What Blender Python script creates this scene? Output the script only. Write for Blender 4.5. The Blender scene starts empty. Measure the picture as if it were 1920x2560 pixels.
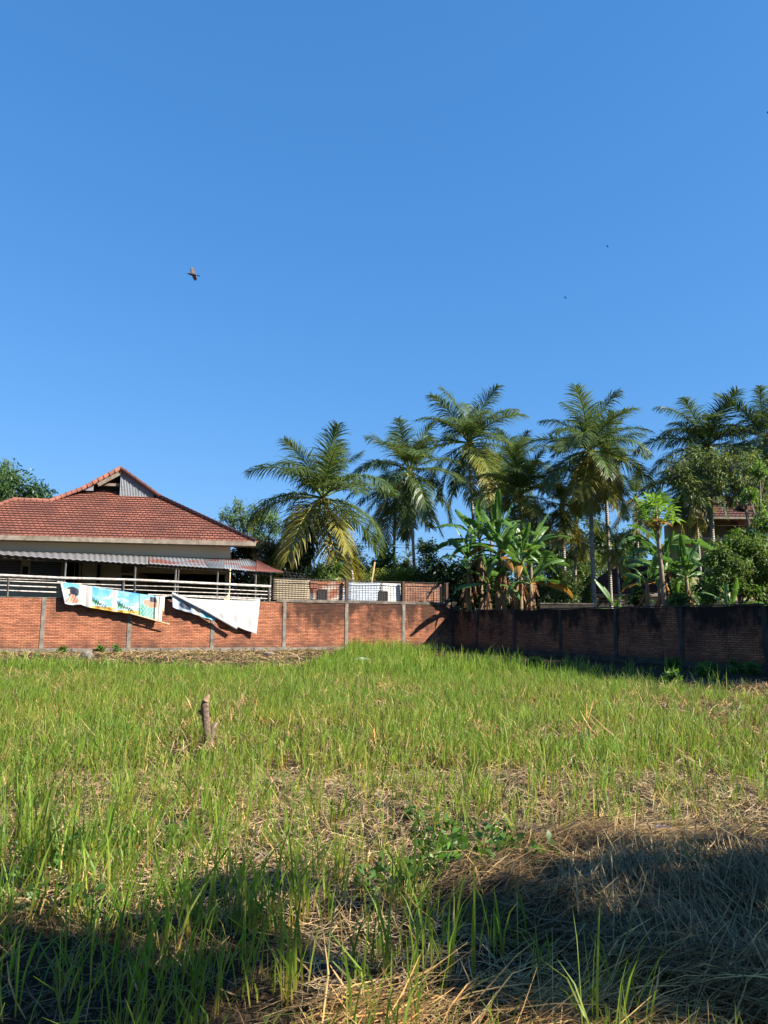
import bpy, math, random
import numpy as np
from mathutils import Vector, Matrix
R = math.radians
random.seed(7); rng = np.random.default_rng(7)
scn = bpy.context.scene
COL = scn.collection

# ------------------------------------------------------------------ camera
EYE = 1.5; FPX = 1924.0; PITCH = R(8.1); ROLL = R(0.46)
cam_d = bpy.data.cameras.new('camera'); cam = bpy.data.objects.new('camera', cam_d); COL.objects.link(cam)
cam_d.sensor_fit = 'VERTICAL'; cam_d.sensor_height = 34.6; cam_d.lens = 34.6 * FPX / 2560
cam_d.clip_start = 0.05; cam_d.clip_end = 6000
CM = Matrix.Rotation(R(90) + PITCH, 3, 'X') @ Matrix.Rotation(ROLL, 3, 'Z')
cam.location = (0, 0, EYE); cam.rotation_euler = CM.to_euler()
scn.camera = cam
def ray(px, py): return CM @ Vector(((px - 960) / FPX, -(py - 1280) / FPX, -1.0))
O = Vector((0, 0, EYE))
def at(px, py, Y): d = ray(px, py); return O + d * (Y / d.y)
def on_plane(px, py, p, n): d = ray(px, py); return O + d * ((p - O).dot(n) / d.dot(n))
def ground_at(px, py, z=0.0): return on_plane(px, py, Vector((0, 0, z)), Vector((0, 0, 1)))

# ------------------------------------------------------------------ light
SH = Vector((0.93, -0.37, 0)).normalized(); SUNV = (SH + Vector((0, 0, 0.70))).normalized()
SUN_EL = math.asin(SUNV.z); SUN_AZ = math.atan2(SH.x, SH.y)
w = bpy.data.worlds.new('World'); scn.world = w; w.use_nodes = True
nt = w.node_tree; nt.nodes.clear()
sky = nt.nodes.new('ShaderNodeTexSky'); sky.sky_type = 'NISHITA'; sky.sun_disc = False
sky.sun_elevation = SUN_EL; sky.sun_rotation = SUN_AZ
sky.air_density = 1.15; sky.dust_density = 0.15; sky.ozone_density = 3.2; sky.altitude = 0
bg = nt.nodes.new('ShaderNodeBackground'); bg.inputs[1].default_value = 0.105
wo = nt.nodes.new('ShaderNodeOutputWorld')
sp_ = nt.nodes.new('ShaderNodeSeparateColor'); cb_ = nt.nodes.new('ShaderNodeCombineColor'); nt.links.new(sky.outputs[0], sp_.inputs[0])
for i_, (g_, e_) in enumerate(((.298 * .70 * .81 * 1.165, .85), (.433 * .745 * .81 * 1.03, .58), (.689 * .755 * .815, .49))):      # tone response of the sky, per channel
    p_ = nt.nodes.new('ShaderNodeMath'); p_.operation = 'POWER'; p_.inputs[1].default_value = e_; nt.links.new(sp_.outputs[i_], p_.inputs[0])
    q_ = nt.nodes.new('ShaderNodeMath'); q_.operation = 'MULTIPLY'; q_.inputs[1].default_value = g_ * .105 ** e_ / .105; nt.links.new(p_.outputs[0], q_.inputs[0]); nt.links.new(q_.outputs[0], cb_.inputs[i_])
nt.links.new(cb_.outputs[0], bg.inputs[0]); nt.links.new(bg.outputs[0], wo.inputs[0])
sl = bpy.data.lights.new('sun', 'SUN'); sl.energy = 5.0; sl.angle = R(0.53); sl.color = (1.0, 0.93, 0.82)
so = bpy.data.objects.new('sun', sl); COL.objects.link(so)
so.rotation_euler = SUNV.to_track_quat('Z', 'Y').to_euler(); so.location = (20, -10, 20)
scn.view_settings.view_transform = 'Standard'; scn.view_settings.look = 'None'
scn.view_settings.exposure = 1.55; scn.view_settings.gamma = 1.0
scn.cycles.max_bounces = 6; scn.cycles.diffuse_bounces = 3; scn.cycles.transmission_bounces = 3
scn.cycles.transparent_max_bounces = 4; scn.cycles.caustics_reflective = False; scn.cycles.caustics_refractive = False

# ------------------------------------------------------------------ materials
GAIN = .72
class N:
    def __init__(s, name):
        s.m = bpy.data.materials.new(name); s.m.use_nodes = True; s.t = s.m.node_tree
        s.t.nodes.clear()
        s.out = s.t.nodes.new('ShaderNodeOutputMaterial'); s.b = s.t.nodes.new('ShaderNodeBsdfPrincipled')
        s.t.links.new(s.b.outputs[0], s.out.inputs[0])
    def n(s, typ, **k):
        o = s.t.nodes.new(typ)
        for a, b in k.items(): setattr(o, a, b)
        return o
    def l(s, a, b): s.t.links.new(a, b)
    def noise(s, scale, detail=4, vec=None, rough=.6):
        o = s.n('ShaderNodeTexNoise'); o.inputs['Scale'].default_value = scale
        o.inputs['Detail'].default_value = detail; o.inputs['Roughness'].default_value = rough
        if vec is None:
            tc = s.n('ShaderNodeTexCoord'); vec = tc.outputs['Object']
        s.l(vec, o.inputs['Vector']); return o.outputs['Fac']
    def ramp(s, f, a, b, c0=(0, 0, 0, 1), c1=(1, 1, 1, 1)):
        o = s.n('ShaderNodeValToRGB'); e = o.color_ramp.elements
        e[0].position = a; e[1].position = b; e[0].color = c0; e[1].color = c1
        s.l(f, o.inputs[0]); return o.outputs[0]
    def mix(s, f, a, b, mode='MIX'):
        o = s.n('ShaderNodeMix', data_type='RGBA', blend_type=mode)
        for v, i in ((f, 0), (a, 6), (b, 7)):
            if isinstance(v, (int, float)): o.inputs[i].default_value = v
            elif isinstance(v, tuple): o.inputs[i].default_value = v if len(v) == 4 else (*v, 1)
            else: s.l(v, o.inputs[i])
        return o.outputs[2]
    def math(s, op, a, b=0.0, c=0.0):
        o = s.n('ShaderNodeMath', operation=op)
        for i, v in enumerate((a, b, c)):
            if isinstance(v, (int, float)): o.inputs[i].default_value = v
            else: s.l(v, o.inputs[i])
        return o.outputs[0]
    def bump(s, h, dist=.01, strength=1.0):
        o = s.n('ShaderNodeBump'); o.inputs['Distance'].default_value = dist
        o.inputs['Strength'].default_value = strength; s.l(h, o.inputs['Height'])
        s.l(o.outputs[0], s.b.inputs['Normal']); return o
    def base(s, c): s.l(c, s.b.inputs['Base Color'])
    def rough(s, r, spec=.3):
        s.b.inputs['Roughness'].default_value = r; s.b.inputs['Specular IOR Level'].default_value = spec
    def tint(s, c):
        a = s.n('ShaderNodeAttribute', attribute_name='tint')
        return s.mix(1.0, c, a.outputs['Color'], 'MULTIPLY')
    def uv(s):
        return s.n('ShaderNodeUVMap').outputs[0]
def plain(name, c, rough=.7, c2=None, ns=6, spec=.3, bump=0, bs=20, metal=0, tint=False):
    k = N(name); k.rough(rough, spec); k.b.inputs['Metallic'].default_value = metal
    c2 = c2 or tuple(x * .65 for x in c); c = tuple(x * GAIN for x in c); c2 = tuple(x * GAIN for x in c2)
    f = k.ramp(k.noise(ns, 6), .35, .68)
    col = k.mix(f, c, c2)
    if tint: col = k.tint(col)
    k.base(col)
    if bump: k.bump(k.noise(bs, 5), bump)
    return k.m
def leafmat(name, c, trans=.35, rough=.45, spec=.35, tc=None):
    if tc: tc = tuple(x * GAIN for x in tc)
    c = tuple(x * GAIN for x in c); k = N(name); k.rough(rough, spec)
    col = k.tint(c + (1,)); k.base(col)
    tr = k.n('ShaderNodeBsdfTranslucent'); mx = k.n('ShaderNodeMixShader')
    tcol = k.tint((tc or tuple(min(1, x * y) for x, y in zip(c, (1.5, 1.5, .8)))) + (1,))
    k.l(tcol, tr.inputs[0]); mx.inputs[0].default_value = trans
    k.l(k.b.outputs[0], mx.inputs[1]); k.l(tr.outputs[0], mx.inputs[2]); k.l(mx.outputs[0], k.out.inputs[0])
    return k.m

# ------------------------------------------------------------------ mesh helpers
def link(name, me, mats, parent=None, smooth=False):
    o = bpy.data.objects.new(name, me); COL.objects.link(o)
    for m in (mats if isinstance(mats, (list, tuple)) else [mats]): me.materials.append(m)
    if smooth: me.polygons.foreach_set('use_smooth', [True] * len(me.polygons))
    if parent is not None: o.parent = parent
    return o
def tag(o, label=None, cat=None, group=None, kind=None):
    for k, v in (('label', label), ('category', cat), ('group', group), ('kind', kind)):
        if v: o[k] = v
    return o
def empty(name, loc, label, cat, group=None):
    o = bpy.data.objects.new(name, None); COL.objects.link(o); o.location = loc; o.empty_display_size = .3
    return tag(o, label, cat, group)
def npmesh(name, V, Q, tint=None):
    """V (n,3), Q (m,4) quads -> mesh; tint (n,3)"""
    V = np.asarray(V, np.float32); Q = np.asarray(Q, np.int32)
    me = bpy.data.meshes.new(name)
    me.vertices.add(len(V)); me.vertices.foreach_set('co', V.ravel())
    me.loops.add(Q.size); me.loops.foreach_set('vertex_index', Q.ravel())
    me.polygons.add(len(Q)); me.polygons.foreach_set('loop_start', np.arange(len(Q), dtype=np.int32) * 4)
    me.polygons.foreach_set('loop_total', np.full(len(Q), 4, np.int32))
    me.update(calc_edges=True)
    if tint is not None:
        a = me.attributes.new('tint', 'FLOAT_COLOR', 'POINT')
        t = np.ones((len(V), 4), np.float32); t[:, :3] = tint
        a.data.foreach_set('color', t.ravel())
    return me
def ribbons(P, S):
    """P (N,K,3) centre line, S (N,K,3) half side vectors -> V, Q"""
    Nn, K, _ = P.shape
    V = np.stack([P - S, P + S], axis=2).reshape(-1, 3)
    i = (np.arange(Nn)[:, None] * K * 2 + np.arange(K - 1)[None, :] * 2).reshape(-1)
    return V, np.stack([i, i + 1, i + 3, i + 2], axis=1)
def nrm(a): return a / np.maximum(np.linalg.norm(a, axis=-1, keepdims=True), 1e-9)
class Cat:
    def __init__(s): s.V = []; s.Q = []; s.T = []; s.n = 0
    def add(s, V, Q, tint=None):
        V = np.asarray(V); s.V.append(V); s.Q.append(np.asarray(Q) + s.n); s.n += len(V)
        t = np.ones((len(V), 3)) if tint is None else np.broadcast_to(np.asarray(tint, float), (len(V), 3))
        s.T.append(t)
    def mesh(s, name): return npmesh(name, np.concatenate(s.V), np.concatenate(s.Q), np.concatenate(s.T))
def tube(pts, rad, seg=8):
    pts = [Vector(p) for p in pts]; V = []; Q = []
    for i, p in enumerate(pts):
        t = (pts[min(i + 1, len(pts) - 1)] - pts[max(i - 1, 0)]).normalized()
        a = Vector((0, 0, 1)) if abs(t.z) < .9 else Vector((1, 0, 0))
        u = t.cross(a).normalized(); v = t.cross(u)
        for k in range(seg):
            an = 2 * math.pi * k / seg
            V.append(p + (u * math.cos(an) + v * math.sin(an)) * rad[i])
    for i in range(len(pts) - 1):
        for k in range(seg):
            k2 = (k + 1) % seg
            Q.append((i * seg + k, i * seg + k2, (i + 1) * seg + k2, (i + 1) * seg + k))
    # caps (fan into quads)
    n0 = (len(pts) - 1) * seg
    for b in (0, n0):
        for k in range(0, seg - 2, 2): Q.append((b, b + k + 1, b + k + 2, b + (k + 3) % seg if k + 3 < seg else b + k + 2))
    return np.array([list(v) for v in V]), np.array([q for q in Q if len(set(q)) == 4])
class MB:
    """polygon mesh builder with uv"""
    def __init__(s): s.v = []; s.f = []; s.uv = []; s.mi = []
    def face(s, pts, uv=None, mi=0):
        b = len(s.v); s.v += [tuple(p) for p in pts]; s.f.append(tuple(range(b, b + len(pts))))
        if uv is None:
            p0 = Vector(pts[0]); e = (Vector(pts[1]) - p0); n = e.cross(Vector(pts[-1]) - p0)
            e.normalize(); n.normalize(); g = n.cross(e)
            uv = [((Vector(p) - p0).dot(e), (Vector(p) - p0).dot(g)) for p in pts]
        s.uv.append(uv); s.mi.append(mi)
    def box(s, o, ax, ay, az, x0, x1, y0, y1, z0, z1, mi=0):
        P = lambda x, y, z: o + ax * x + ay * y + az * z
        c = [P(x, y, z) for z in (z0, z1) for y in (y0, y1) for x in (x0, x1)]
        u = lambda i: ((x0, x1)[i & 1], (y0, y1)[(i >> 1) & 1], (z0, z1)[i >> 2])
        for q, k in (((0, 1, 5, 4), (0, 2)), ((1, 3, 7, 5), (1, 2)), ((3, 2, 6, 7), (0, 2)), ((2, 0, 4, 6), (1, 2)), ((4, 5, 7, 6), (0, 1)), ((2, 3, 1, 0), (0, 1))):
            s.face([c[i] for i in q], [(u(i)[k[0]], u(i)[k[1]]) for i in q], mi)
    def build(s, name, mats, parent=None, smooth=False, merge=False):
        me = bpy.data.meshes.new(name); me.from_pydata(s.v, [], s.f)
        l = me.uv_layers.new(name='UVMap'); flat = [c for f in s.uv for p in f for c in p]
        l.data.foreach_set('uv', flat); me.polygons.foreach_set('material_index', s.mi)
        o = link(name, me, mats, parent, smooth)
        if merge:
            import bmesh
            bm = bmesh.new(); bm.from_mesh(me); bmesh.ops.remove_doubles(bm, verts=bm.verts, dist=1e-4); bm.to_mesh(me); bm.free()
        return o
def bar_obj(name, a, b, r, mat, parent=None, seg=8):
    V, Q = tube([a, b], [r, r], seg); return link(name, npmesh(name, V, Q), mat, parent, True)
def vnoise(x, y, seed=0):
    xi = np.floor(x).astype(int); yi = np.floor(y).astype(int); fx = x - xi; fy = y - yi
    fx = fx * fx * (3 - 2 * fx); fy = fy * fy * (3 - 2 * fy)
    def h(a, b):
        n = (a * 374761393 + b * 668265263 + seed * 982451653) & 0xffffffff
        n = ((n ^ (n >> 13)) * 1274126177) & 0xffffffff
        return ((n ^ (n >> 16)) & 0xffff) / 65535.0
    return (h(xi, yi) * (1 - fx) + h(xi + 1, yi) * fx) * (1 - fy) + (h(xi, yi + 1) * (1 - fx) + h(xi + 1, yi + 1) * fx) * fy
def fbm(x, y, seed=0): return (vnoise(x, y, seed) * .55 + vnoise(x * 2.1, y * 2.1, seed + 1) * .28 + vnoise(x * 4.3, y * 4.3, seed + 2) * .17)
def sstep(a, b, x): t = np.clip((x - a) / (b - a), 0, 1); return t * t * (3 - 2 * t)

# ------------------------------------------------------------------ site plan
CX, CY = 3.93, 43.5
AL = R(23.2)
W1 = Vector((math.cos(AL), math.sin(AL), 0)); LW = -W1           # along left wall towards its left end
N1 = Vector((math.sin(AL), -math.cos(AL), 0))                    # left wall faces the field
W2 = Vector((math.sin(AL), -math.cos(AL), 0)); N2 = -W1          # right wall runs towards camera; faces the field
C0 = Vector((CX, CY, 0)); UP = Vector((0, 0, 1))
def wl(px, py, off=0.0): return on_plane(px, py, C0 + N1 * off, N1)
def wr(px, py, off=0.0): return on_plane(px, py, C0 + N2 * off, N2)
def ul(px, py=1560): return (wl(px, py) - C0).dot(LW)
def ur(px, py=1560): return (wr(px, py) - C0).dot(W2)

def ground_z(x, y):
    z = (fbm(x * 1.3, y * 1.3, 3) - .5) * .10 + (fbm(x * .25, y * .25, 5) - .5) * .10
    z += (fbm(x * 5, y * 5, 9) - .5) * .04
    # straw mound close by on the right
    d = ((x - 1.75) / 1.25) ** 2 + ((y - 4.35) / .95) ** 2
    z += .20 * np.exp(-d * 1.2)
    z += .16 * (fbm(x * 3.1, y * 3.1, 15) - .5) * np.exp(-(((x - 1.9) / 1.9) ** 2 + ((y - 4.2) / 1.4) ** 2) ** 2)
    # low bank at the foot of the left wall
    dl = (x - CX) * N1.x + (y - CY) * N1.y
    z += .03 * np.exp(-np.maximum(dl, 0) / 2.0) * (dl > -1)
    return z * sstep(1.0, 3, y * 0 + 3) * np.exp(-np.maximum(0, (np.abs(y - 25) - 40) / 60) ** 2)

# ------------------------------------------------------------------ ground
k = N('soil'); k.rough(.95, .1)
n1_ = k.ramp(k.noise(1.2, 8), .35, .65); n2_ = k.ramp(k.noise(14, 8), .3, .7)
c = k.mix(n2_, (.035, .024, .015, 1), (.085, .055, .03, 1)); c = k.mix(n1_, c, (.11, .073, .038, 1))
vor = k.n('ShaderNodeTexVoronoi'); vor.inputs['Scale'].default_value = 60
tc = k.n('ShaderNodeTexCoord'); mp = k.n('ShaderNodeMapping'); mp.inputs['Scale'].default_value = (1, .25, 1)
k.l(tc.outputs['Object'], mp.inputs[0]); k.l(mp.outputs[0], vor.inputs['Vector'])
c = k.mix(k.ramp(vor.outputs['Distance'], .1, .5), c, (.025, .017, .01, 1))
k.base(c); k.bump(k.noise(35, 8), .03); M_SOIL = k.m
xs = np.unique(np.concatenate([np.linspace(-3000, -60, 14), np.linspace(-60, -12, 40), np.linspace(-12, 12, 241), np.linspace(12, 60, 40), np.linspace(60, 3000, 14)]))
ys = np.unique(np.concatenate([np.linspace(-500, -10, 6), np.linspace(-10, 0, 10), np.linspace(0, 14, 141), np.linspace(14, 80, 133), np.linspace(80, 5000, 14)]))
gx, gy = np.meshgrid(xs, ys); gz = ground_z(gx, gy)
V = np.stack([gx, gy, gz], -1).reshape(-1, 3); nx = len(xs); iy, ix = np.meshgrid(np.arange(len(ys) - 1), np.arange(nx - 1), indexing='ij')
b = (iy * nx + ix).ravel(); Q = np.stack([b, b + 1, b + nx + 1, b + nx], 1)
g = link('ground', npmesh('ground', V, Q), M_SOIL, smooth=True); tag(g, kind='structure')

# ------------------------------------------------------------------ grass, straw
def in_view(x, y, m=1.6): return (np.abs(x) < .54 * y + m)
def sun_side_right(x, y): return (x - CX) * N2.x + (y - CY) * N2.y   # distance in front of right wall
def left_dist(x, y): return (x - CX) * N1.x + (y - CY) * N1.y
def rice_mask(x, y):
    edge = 23.5 + sstep(-2.6, -.9, x) * 30 + (fbm(x * .6, y * 0 + 3.1, 21) - .5) * 3 + np.clip(x, -20, 0) * -.03
    m = sstep(0, 1.5, edge - y)
    m *= sstep(.25, 1.0, left_dist(x, y)) * sstep(6.8, 8.4, sun_side_right(x, y) + sstep(30, 40, y) * 4 + (fbm(x * .7, y * .7, 8) - .5) * 2)
    # trampled patches
    m *= 1 - .97 * sstep(1.3, .6, ((x + 2.04) / .26) ** 2 + ((y - 8.75) / .55) ** 2)
    m *= 1 - .85 * sstep(.9, .3, ((x - 6.2) / 2.9) ** 2 + ((y - 13.3) / 1.5) ** 2)
    m *= 1 - .87 * sstep(1.35, .75, ((x - 2.15) / 1.75) ** 2 + ((y - 4.15) / 1.55) ** 2)
    m *= 1 - .8 * sstep(.35, .6, fbm(x * .9 + 5, y * .9, 31)) * sstep(9, 5, y) * sstep(-1.5, 1, x)
    return m
M_GRASS = leafmat('grass_blade', (.165, .29, .033), trans=.42, rough=.5, spec=.25, tc=(.31, .54, .05))
M_STRAW = leafmat('straw', (.54, .385, .20), trans=.15, rough=.6, spec=.3, tc=(.5, .36, .18))
def scatter(n, y0, y1, maskf=None, m=1.6):
    y = np.sqrt(rng.uniform(0, 1, n)) * 0 + rng.uniform(y0, y1, n)
    # area-uniform in the trapezoid
    wmax = .54 * y1 + m; x = rng.uniform(-wmax, wmax, n); k_ = in_view(x, y, m)
    x = x[k_]; y = y[k_]
    if maskf is not None:
        k_ = rng.uniform(0, 1, len(x)) < maskf(x, y); x = x[k_]; y = y[k_]
    return x, y
def blades(cat, x, y, hmean, wmean, per, spread, lean=.18, curl=.35, tintf=None):
    n = len(x); cnt = rng.integers(per[0], per[1] + 1, n); idx = np.repeat(np.arange(n), cnt); m = len(idx)
    bx = x[idx] + rng.normal(0, spread, m); by = y[idx] + rng.normal(0, spread, m)
    ch = rng.lognormal(0, .22, n)[idx]
    h = hmean(bx, by) * ch * rng.uniform(.55, 1.15, m)
    wd = wmean * rng.uniform(.6, 1.25, m)
    ang = rng.uniform(0, 2 * np.pi, m); ld = np.stack([np.cos(ang), np.sin(ang), np.zeros(m)], 1)
    ln = np.abs(rng.normal(0, lean, m))[:, None]; cl = (np.abs(rng.normal(0, curl, m)) ** 1.3)[:, None]
    wind = np.array([.06, 0, 0])
    K = 4; t = np.array([0, .4, .75, 1.0]); P = np.zeros((m, K, 3)); z0 = ground_z(bx, by) - .01
    for i, tt in enumerate(t):
        off = ld * (ln * tt + cl * tt ** 3) * h[:, None] + wind * tt * tt * h[:, None]
        P[:, i, 0] = bx + off[:, 0]; P[:, i, 1] = by + off[:, 1]
        P[:, i, 2] = z0 + h * tt * np.clip(1 - .3 * (ln[:, 0] * tt) ** 2 - .5 * cl[:, 0] * tt ** 2.5, .2, 1)
    fa = rng.uniform(-1.1, 1.1, m); side = np.stack([np.cos(fa), np.sin(fa), np.zeros(m)], 1)
    pr = np.array([.55, 1.0, .75, .08]); S = side[:, None, :] * (wd[:, None] * pr[None, :] * .5)[:, :, None]
    V, Q = ribbons(P, S)
    br = rng.uniform(.65, 1.3, m) * rng.uniform(.85, 1.15, n)[idx]
    yel = np.clip(rng.beta(1.0, 5.5, m) + .8 * (rng.uniform(0, 1, m) < .045) + (tintf(bx, by) if tintf else 0), 0, 1)
    T = np.stack([br * (1 + 1.5 * yel), br * (1 + .22 * yel), br * (1 + 1.6 * yel ** 2)], 1)
    # base of each blade paler and browner, tip fresh
    TT = np.repeat(T[:, None, :], K, 1); TT[:, 0] *= np.array([2.0, 1.0, 1.6]); TT[:, 3] *= np.array([.95, 1.02, .9])
    cat.add(V, Q, np.repeat(TT, 2, 1).reshape(-1, 3))
gc = Cat()
hN = lambda x, y: .24 + .10 * fbm(x * .5, y * .5, 40)
hM = lambda x, y: .22 + .11 * fbm(x * .35, y * .35, 41)
yl = lambda x, y: .45 * (fbm(x * .6, y * .6, 50) - .52)
x, y = scatter(4000, 1.4, 8, lambda x, y: rice_mask(x, y) * (.35 + .65 * sstep(.3, .55, fbm(x * 1.7, y * 1.7, 60))))
blades(gc, x, y, hN, .0078, (3, 8), .04, lean=.22, curl=.5, tintf=yl)
x, y = scatter(38000, 8, 24.5, lambda x, y: rice_mask(x, y) * (.82 + .18 * sstep(9, 12, y)) * (.3 + .7 * sstep(.32, .58, fbm(x * 1.2, y * 1.2, 61))))
blades(gc, x, y, hM, .0088, (4, 8), .06, lean=.2, curl=.45, tintf=yl)
x, y = scatter(26000, 21, 44, rice_mask, 1.0)
blades(gc, x, y, lambda x, y: .30 + .22 * fbm(x * .5, y * .5, 43) + .22 * sstep(5, 0, left_dist(x, y)), .017, (4, 7), .07, tintf=yl)
# tall dark rice clumps in front, left of centre
TALL = [(10, 2190), (40, 2120), (80, 2170), (15, 2240), (110, 2260), (180, 2250), (60, 2230), (130, 2210), (210, 2200), (285, 2215), (330, 2100), (90, 2130), (30, 2170), (480, 2330), (560, 2330), (600, 2290), (640, 2330), (700, 2330),
        (440, 2400), (530, 2420), (760, 2310), (820, 2240), (300, 2500), (395, 2540), (1020, 2270), (880, 2500), (1000, 2480), (790, 2500), (720, 2520), (1270, 2430), (1290, 2440),
        (1100, 2470), (1330, 2120), (1240, 2060), (1170, 2080), (150, 2330), (240, 2280), (1390, 2130), (1050, 2560), (930, 2570), (1260, 2590)]
tx = np.array([ground_at(a, b_).x for a, b_ in TALL]); ty = np.array([ground_at(a, b_).y for a, b_ in TALL])
kt_ = (rng.uniform(0, 1, len(tx)) < .55) | (tx < -.35); tx = tx[kt_]; ty = ty[kt_]
blades(gc, tx, ty, lambda x, y: .44 + 0 * x, .0108, (6, 11), .06, lean=.16, curl=.4)
xx, yy = scatter(160, 4.2, 9, lambda x, y: rice_mask(x, y))
blades(gc, xx, yy, lambda x, y: .33 + 0 * x, .011, (5, 9), .04, lean=.2)
# tall weeds at the foot of the shaded wall, and along the lit edge of its shadow
x, y = scatter(7000, 14, 44, lambda x, y: sstep(0, .4, sun_side_right(x, y)) * sstep(8.5, 6.2, sun_side_right(x, y)) * (.15 + .85 * sstep(4.5, 6.5, sun_side_right(x, y))), 2)
blades(gc, x, y, lambda x, y: .16 + .55 * fbm(x * .8, y * .8, 47) * sstep(3.5, 6, sun_side_right(x, y)), .016, (3, 6), .06, lean=.25)
# low sparse tufts everywhere and along the left wall foot
x, y = scatter(9000, 20, 42, lambda x, y: sstep(-14, -6, x) * 0 + .5 * (left_dist(x, y) > .4) * (fbm(x * .8, y * .8, 70) > .55) * (x < 0), 1.5)
blades(gc, x, y, lambda x, y: .12 + 0 * x, .02, (3, 5), .08, lean=.4)
grass = link('grass', gc.mesh('grass'), M_GRASS); tag(grass, 'bright green young rice grass filling the field', 'grass', kind='stuff')

def strands(cat, x, y, length, width, dirf, tilt=.12, lift=.02, tint=(1, 1, 1), tv=.35, hf=None):
    m = len(x); L = length * rng.lognormal(0, .35, m); a = dirf(x, y, m)
    d = np.stack([np.cos(a), np.sin(a)], 1); el = np.abs(rng.normal(0, tilt, m)); K = 4
    P = np.zeros((m, K, 3)); bend = rng.normal(0, .22, m)
    for i, tt in enumerate(np.linspace(-.5, .5, K)):
        aa = a + bend * tt
        px_ = x + np.cos(aa) * L * tt; py_ = y + np.sin(aa) * L * tt
        P[:, i, 0] = px_; P[:, i, 1] = py_
        P[:, i, 2] = ground_z(px_, py_) + lift * rng.uniform(.2, 1.0, m) + (tt + .5) * L * np.sin(el) + (hf(px_, py_) * 1 if hf else 0)
    wd = width * rng.uniform(.5, 1.3, m); sd = np.stack([-np.sin(a), np.cos(a), rng.normal(0, .5, m)], 1)
    S = nrm(sd)[:, None, :] * (wd[:, None] * np.array([.5, 1, 1, .35])[None, :] * .5)[:, :, None]
    V, Q = ribbons(P, S); br = np.clip(rng.normal(1, tv, m), .3, 1.7)
    warm = rng.uniform(-.12, .12, m); T = np.stack([br * (1 + warm), br, br * (1 - warm)], 1) * np.array(tint)
    cat.add(V, Q, np.repeat(T, K * 2, 0))
sc_ = Cat()
anyd = lambda x, y, m: rng.uniform(0, np.pi * 2, m)
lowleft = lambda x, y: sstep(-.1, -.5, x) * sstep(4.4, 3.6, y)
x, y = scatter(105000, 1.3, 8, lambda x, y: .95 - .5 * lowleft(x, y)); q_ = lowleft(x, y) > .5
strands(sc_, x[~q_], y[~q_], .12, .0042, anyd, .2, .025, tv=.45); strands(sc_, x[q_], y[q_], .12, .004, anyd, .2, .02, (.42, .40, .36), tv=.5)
x, y = scatter(60000, 8, 20, lambda x, y: .6 + .3 * (fbm(x, y, 77) > .5)); strands(sc_, x, y, .17, .010, anyd, .35, .05, (.9, .85, .8))
# upright stubble
x, y = scatter(9000, 1.5, 9, rice_mask)
strands(sc_, x, y, .12, .006, anyd, 1.4, .0, (.95, .8, .6))
x, y = scatter(24000, 9, 21, rice_mask); strands(sc_, x, y, .16, .010, anyd, 1.4, .0, (.9, .72, .55))
# foot of the left wall, dry strip
x, y = scatter(42000, 17, 42, lambda x, y: (x < .5) * (left_dist(x, y) > .35) * sstep(0, 2, left_dist(x, y) * 0 + 3), 1.5)
strands(sc_, x, y, .26, .02, anyd, .22, .05, (.85, .78, .7), hf=lambda x, y: .10 * sstep(.55, .75, fbm(x * .9, y * .9, 90)) * sstep(.8, 2, left_dist(x, y)))
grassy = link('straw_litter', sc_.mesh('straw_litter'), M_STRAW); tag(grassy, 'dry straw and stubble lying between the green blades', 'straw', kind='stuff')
# the thick straw heap on the right
hc = Cat()
def warm(t): return (t[0] * .92, t[1] * .93, t[2] * .88)
def heap(n, fx, fy, rx, ry, length, width, dirf, tilt, lift, tint):
    a = rng.uniform(0, 2 * np.pi, n); r = np.sqrt(rng.uniform(0, 1, n)); x = fx + rx * r * np.cos(a); y = fy + ry * r * np.sin(a)
    k_ = rng.uniform(0, 1, n) < .25 + .75 * sstep(.40, .52, fbm(x * 3.3, y * 3.3, 18)); x = x[k_]; y = y[k_]
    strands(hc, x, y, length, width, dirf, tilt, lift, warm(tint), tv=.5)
heap(19000, 2.35, 4.25, 2.0, 1.35, .30, .0052, lambda x, y, m: rng.normal(.25, .6, m) + 1.2 * (fbm(x * 1.5, y * 1.5, 19) - .5), .13, .09, (.46, .40, .32))  # strand tints darkened to deepen the shade over the heap
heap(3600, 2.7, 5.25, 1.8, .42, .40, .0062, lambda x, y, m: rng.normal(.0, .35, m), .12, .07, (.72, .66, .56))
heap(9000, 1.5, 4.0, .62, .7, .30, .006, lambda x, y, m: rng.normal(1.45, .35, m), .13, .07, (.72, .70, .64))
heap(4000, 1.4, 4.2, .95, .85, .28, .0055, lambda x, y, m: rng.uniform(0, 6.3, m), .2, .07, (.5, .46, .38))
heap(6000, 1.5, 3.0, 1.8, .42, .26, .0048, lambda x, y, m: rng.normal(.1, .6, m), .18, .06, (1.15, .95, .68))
hp = link('straw_heap', hc.mesh('straw_heap'), M_STRAW); tag(hp, 'thick matted heap of grey and tan straw in the shade at lower right', 'straw', kind='stuff')

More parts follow.
